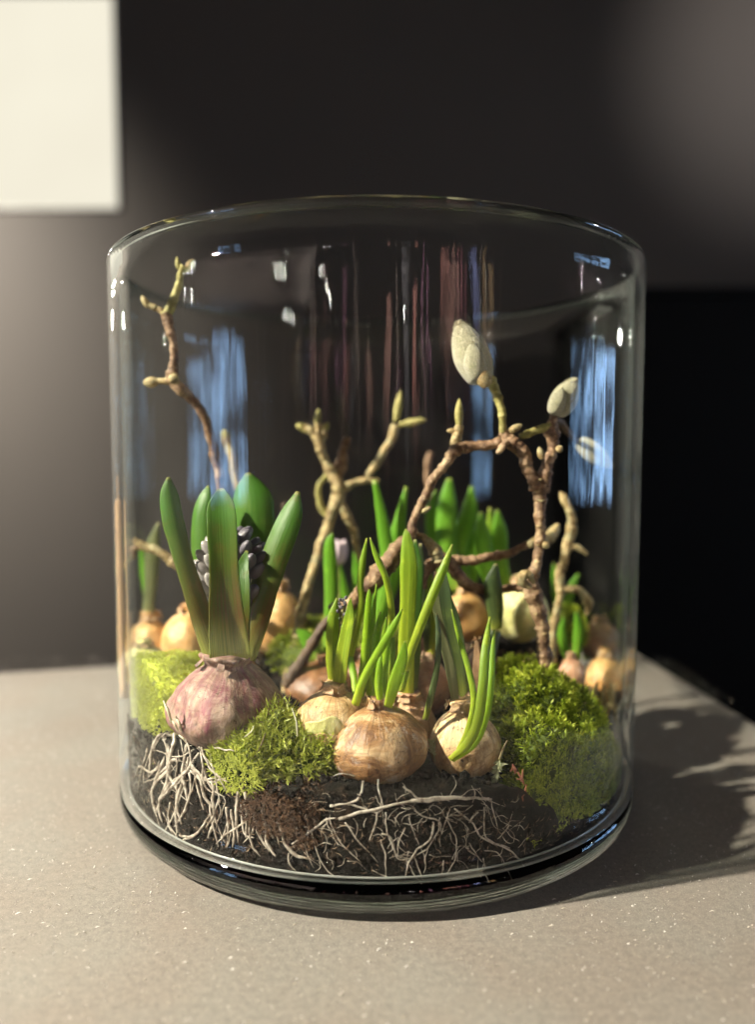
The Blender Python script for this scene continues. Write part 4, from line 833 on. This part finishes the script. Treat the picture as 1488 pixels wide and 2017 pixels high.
m12 = thing('lichen_twig', 'pale lichen covered twig curving round the foot of the main magnolia stem', 'twig', V(1030, 1330, -.045))
limb(m12, [(1066, 1245), (1068, 1285), (1050, 1305), (1020, 1318), (985, 1330)], -.05, [14, 20, 20, 18, 12], m='barkp', n=50)
m13 = thing('dry_root_clump', 'tangle of dry tan rootlets below the round orange bulb at the right glass', 'roots', V(1170, 1400, .01))
for k in range(14):
    x0 = 1120+k*7; y0 = 1345+rng.uniform(0, 30)
    limb(m13, [(x0, y0, .0-.002*k), (x0+rng.uniform(-8, 8), y0+25, .0-.002*k), (x0+rng.uniform(-5, 15), y0+rng.uniform(40, 70), -.002*k)], 0, [6, rng.uniform(7, 11), 4], m='barkp', name='rootlet', n=14, nr=6)
limb(m13, [(1212, 1350), (1205, 1385), (1180, 1400), (1150, 1404)], .005, [10, 12, 10, 6], m='barkp', name='rootlet', n=24, nr=8)

t = thing('blossom', 'pale pink half open blossom blurred in the rear between the twigs', 'blossom', V(664, 1130, .06))
limb(t, [(668, 1200), (666, 1150), (664, 1110)], .06, [8, 8, 9], m='greentwig', name='stalk')
M['petal'] = plain('petal', (.62, .50, .54), .6)
for k, (dx, w_) in enumerate([(-10, 22), (0, 26), (11, 22)]): fuzzbud(t, (664+dx*.3, 1112), (664+dx*1.4, 1062), w_, .06-.004*(k == 1), 'petal', 0, 'petal')
m14 = thing('twig', 'thin upright brown twig in the rear right of the tall ribbed leaves', 'twig', V(860, 1200, .08))
limb(m14, [(880, 1240), (868, 1150), (862, 1060), (850, 990), (842, 930), (850, 890)], .08, [16, 15, 13, 12, 12, 14], m='bark', n=60)
limb(m14, [(862, 1050), (880, 1020), (895, 1005)], .08, [10, 9, 7], m='barkp', name='side_twig')
m15 = thing('twig', 'dark crooked twig in the rear between the orange bulb and the forked branch', 'twig', V(560, 1240, .09))
limb(m15, [(548, 1260), (560, 1180), (552, 1100), (568, 1040), (560, 990)], .09, [14, 13, 12, 11, 9], m='barkd', n=50)
limb(m15, [(556, 1100), (540, 1070), (534, 1040)], .09, [9, 8, 6], m='barkd', name='side_twig')
t = thing('rear_bulb', 'tan bulb glimpsed in the rear between the forked shoot and the fan of leaves', 'bulb', V(700, 1300, .08), 'small spring bulbs in the vase')
bulb(t, 698, 0, .08, 42, 1225, 1312, neck=12, tilt=(4, 0), m='pinktan', seed=41, n=48)
for k, (p_, w_) in enumerate([([(690, 1235), (676, 1160), (668, 1110)], [16, 20, 5]), ([(700, 1235), (706, 1150), (700, 1080)], [18, 24, 6]), ([(708, 1235), (726, 1170), (738, 1120)], [14, 18, 5])]): leafpart(t, [(a, b, .08+.004*k) for a, b in p_], .08, w_, m='rleaf', n=20, nr=12)
t = thing('rear_bulb', 'tan bulb in the rear just right of the main magnolia stem', 'bulb', V(1110, 1290, .09), 'small spring bulbs in the vase')
bulb(t, 1112, 0, .09, 38, 1210, 1296, neck=11, tilt=(-4, 0), m='orange', seed=43, n=48)
for k, (p_, w_) in enumerate([([(1106, 1220), (1096, 1160), (1092, 1110)], [14, 18, 5]), ([(1114, 1220), (1124, 1165), (1140, 1130)], [14, 18, 5])]): leafpart(t, [(a, b, .09+.004*k) for a, b in p_], .09, w_, m='rleaf', n=20, nr=12)

# ------------------------------------------------------------------ moss
def fix_r(p, lim=.1432):
    r = math.hypot(p[0], p[1])
    if r > lim: p = np.array([p[0]*lim/r, p[1]*lim/r, p[2]])
    return p
def moss(name, label, ells, count, blade=.0032, m='moss', loc=None, spread=.55, nb=7, basem='mossbase', width=.00035, up=.5, zmin=.022, lim=.1418):
    t = thing(name, label, 'moss', loc if loc is not None else ells[0][0])
    mb = MB()
    for c, r3 in ells:
        n_u, n_v = 36, 22; v = []; f = []
        for i in range(n_v+1):
            for j in range(n_u):
                ph = math.pi*i/n_v; th = 2*math.pi*j/n_u; d = np.array([math.sin(ph)*math.cos(th), math.sin(ph)*math.sin(th), math.cos(ph)])
                k = 1+.12*n3(np.array(c)+d*np.array(r3), 90); q = fix_r(np.array(c)+d*np.array(r3)*.93*k, .1385); q[2] = max(q[2], .021); v.append(q)
        for i in range(n_v):
            for j in range(n_u): f.append((i*n_u+j, (i+1)*n_u+j, (i+1)*n_u+(j+1) % n_u, i*n_u+(j+1) % n_u))
        mb.add(v, f)
    mb.build('cushion', M[basem], t)
    vs = []; fs = []; cs = []; n0 = 0; area = np.array([r[0]*r[1]+r[0]*r[2]+r[1]*r[2] for _, r in ells]); pr = area/area.sum()
    for _ in range(count):
        e = rng.choice(len(ells), p=pr); c, r3 = ells[e]; c = np.array(c); r3 = np.array(r3)
        d = rng.normal(size=3); d /= np.linalg.norm(d)
        if d[1] > .75 or d[2] < -.75: continue
        k = 1+.12*n3(c+d*r3, 90); p = c+d*r3*k*.98
        if p[2] < zmin: continue
        if any(i != e and (((p-np.array(c2))/np.array(q2))**2).sum() < .85 for i, (c2, q2) in enumerate(ells)): continue
        nrm = d/r3; nrm /= np.linalg.norm(nrm); p = fix_r(p, lim)
        ax = nrm+np.array([0, 0, up])+rng.normal(0, .28, 3); ax /= np.linalg.norm(ax); L = blade*rng.uniform(.6, 1.35); br = rng.uniform(-.22, .22)+.35*n3(p, 60)
        for b in range(nb):
            s0 = b/nb; bd = ax+rng.normal(0, spread, 3); bd /= np.linalg.norm(bd); q = p+ax*L*s0*.8; tip = q+bd*L*rng.uniform(.4, .8)+np.array([0, 0, -.0002])
            sd = np.cross(bd, rng.normal(size=3)); sd /= np.linalg.norm(sd)+1e-9; md = (q+tip)/2+bd*0
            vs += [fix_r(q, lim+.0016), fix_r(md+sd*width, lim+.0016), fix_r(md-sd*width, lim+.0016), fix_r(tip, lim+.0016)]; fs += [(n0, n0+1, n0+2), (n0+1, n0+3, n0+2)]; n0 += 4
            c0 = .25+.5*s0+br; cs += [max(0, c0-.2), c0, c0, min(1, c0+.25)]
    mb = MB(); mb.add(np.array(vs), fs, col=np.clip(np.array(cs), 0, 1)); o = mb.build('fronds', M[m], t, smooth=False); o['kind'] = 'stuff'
    return t
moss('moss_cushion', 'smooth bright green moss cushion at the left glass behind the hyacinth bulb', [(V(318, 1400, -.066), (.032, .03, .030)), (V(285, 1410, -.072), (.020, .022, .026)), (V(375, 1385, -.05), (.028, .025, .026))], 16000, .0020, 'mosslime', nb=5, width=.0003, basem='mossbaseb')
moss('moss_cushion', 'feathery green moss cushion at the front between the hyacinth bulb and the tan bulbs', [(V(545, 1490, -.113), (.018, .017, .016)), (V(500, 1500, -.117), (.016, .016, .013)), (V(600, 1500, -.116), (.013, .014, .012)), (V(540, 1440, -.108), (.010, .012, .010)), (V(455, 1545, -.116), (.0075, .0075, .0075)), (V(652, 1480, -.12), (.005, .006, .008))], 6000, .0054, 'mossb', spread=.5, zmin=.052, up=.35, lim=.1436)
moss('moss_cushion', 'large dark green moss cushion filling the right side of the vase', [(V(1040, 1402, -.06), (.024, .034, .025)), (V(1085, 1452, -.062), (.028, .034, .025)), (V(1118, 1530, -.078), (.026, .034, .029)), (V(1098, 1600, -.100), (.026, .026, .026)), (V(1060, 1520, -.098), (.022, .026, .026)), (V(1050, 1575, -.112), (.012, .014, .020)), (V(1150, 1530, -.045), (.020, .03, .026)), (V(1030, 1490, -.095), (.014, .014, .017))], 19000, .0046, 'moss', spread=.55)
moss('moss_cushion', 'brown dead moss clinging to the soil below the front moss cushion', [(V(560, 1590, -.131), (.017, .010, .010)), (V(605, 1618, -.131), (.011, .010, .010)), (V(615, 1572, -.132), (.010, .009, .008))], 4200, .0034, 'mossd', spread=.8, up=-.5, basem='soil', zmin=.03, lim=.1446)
moss('moss_cushion', 'low tuft of green moss in the rear under the leaves', [(V(600, 1290, .0), (.02, .02, .012)), (V(660, 1260, .05), (.05, .03, .012)), (V(1150, 1230, .06), (.02, .02, .012))], 3500, .0035, 'moss')
def sprig(t, base, tip, Y, n_, l_, m, wd_=.0004):
    A = V(*base, Y); B = V(*tip, Y); mb = MB(); ax = (B-A); L = np.linalg.norm(ax); ax /= L
    sweep(mb, [A, (A+B)/2, B], .0004, .0004, 0, 0, 5, 6)
    for k in range(n_):
        q = A+ax*L*rng.uniform(.25, 1); d = ax*1.0+rng.normal(0, .55, 3); d /= np.linalg.norm(d); sd = np.cross(d, (0, 1, 0)); sd /= np.linalg.norm(sd)+1e-9
        e = q+d*l_*rng.uniform(.6, 1.1); md = (q+e)/2; bk = np.array([0, .0001, 0])
        mb.add([fix_r(z_) for z_ in (q, md+sd*wd_, md-sd*wd_, e, md+bk)], [(0, 1, 4), (1, 3, 4), (0, 4, 2), (4, 3, 2)], col=rng.uniform(.5, 1))
    return mb.build('sprig', M[m], t, smooth=False)
M['palesprig'] = m_moss('pale_sprig', (.3, .34, .16), (.5, .54, .3), (.66, .68, .45), .2)
t = thing('moss_sprig', 'single pale green moss sprig hanging against the glass below the front right bulb', 'moss sprig', V(985, 1480, -.122)); sprig(t, (992, 1478), (972, 1545), -.122, 60, .0042, 'palesprig', .0005)
limb(t, [(1000, 1458), (990, 1478), (984, 1495)], -.122, [2, 4, 4], m='barkp', name='stalk', knots=0, nr=6)
t = thing('moss_sprig', 'pale dry moss sprig sticking out at the left tip of the front moss cushion', 'moss sprig', V(440, 1550, -.125)); sprig(t, (445, 1540), (468, 1590), -.1235, 60, .005, 'palesprig', .0004); sprig(t, (440, 1540), (428, 1572), -.1225, 40, .004, 'palesprig', .0004)
t = thing('moss_sprig', 'small whitish moss tuft wedged between the two front bulbs', 'moss sprig', V(855, 1490, -.118)); sprig(t, (858, 1500), (850, 1462), -.118, 46, .004, 'palesprig', .0004); sprig(t, (866, 1500), (872, 1475), -.116, 30, .003, 'palesprig', .0004)
M['redbit'] = plain('dry_red_scale', (.32, .11, .06), .6)
t = thing('dry_scales', 'reddish brown dry scales stuck between soil and the right moss cushion', 'plant debris', V(1025, 1530, -.118))
for (a, b, w_) in [((1010, 1505), (1016, 1525), 7), ((1020, 1520), (1034, 1548), 6), ((1030, 1515), (1026, 1540), 5), ((1038, 1545), (1028, 1572), 6), ((1018, 1535), (1030, 1532), 4), ((1006, 1520), (1010, 1508), 5), ((1026, 1560), (1030, 1585), 4)]:
    mb = MB(); A = VC(*a, .142); B = VC(*b, .1435); sweep(mb, [A, (A+B)/2+np.array([.0004, -.0006, 0]), B], np.array([.4, 1, .2])*w_*.00023, .0003, .2, 0, 8, 8); mb.build('scale', M['redbit'], t)
# dry needles lying over the front moss
for k, (a, b, lab, w_, m_) in enumerate([((523, 1445), (492, 1505), 'thin dark needle lying across the front moss cushion', 4, 'barkd'), ((500, 1430), (482, 1452), 'short pale straw at the upper left of the front moss cushion', 3, 'hair'), ((575, 1395), (586, 1450), 'curved white rootlet standing right of the front moss cushion', 4, 'hair')]):
    t = thing('needle', lab, 'plant debris', V(*b, -.128)); limb(t, [(*a, -.1285), ((a[0]+b[0])/2+4, (a[1]+b[1])/2, -.1305), (*b, -.130)], 0, [w_*.5, w_, w_*.7], m=m_, knots=0, nr=6, n=14, name='straw')
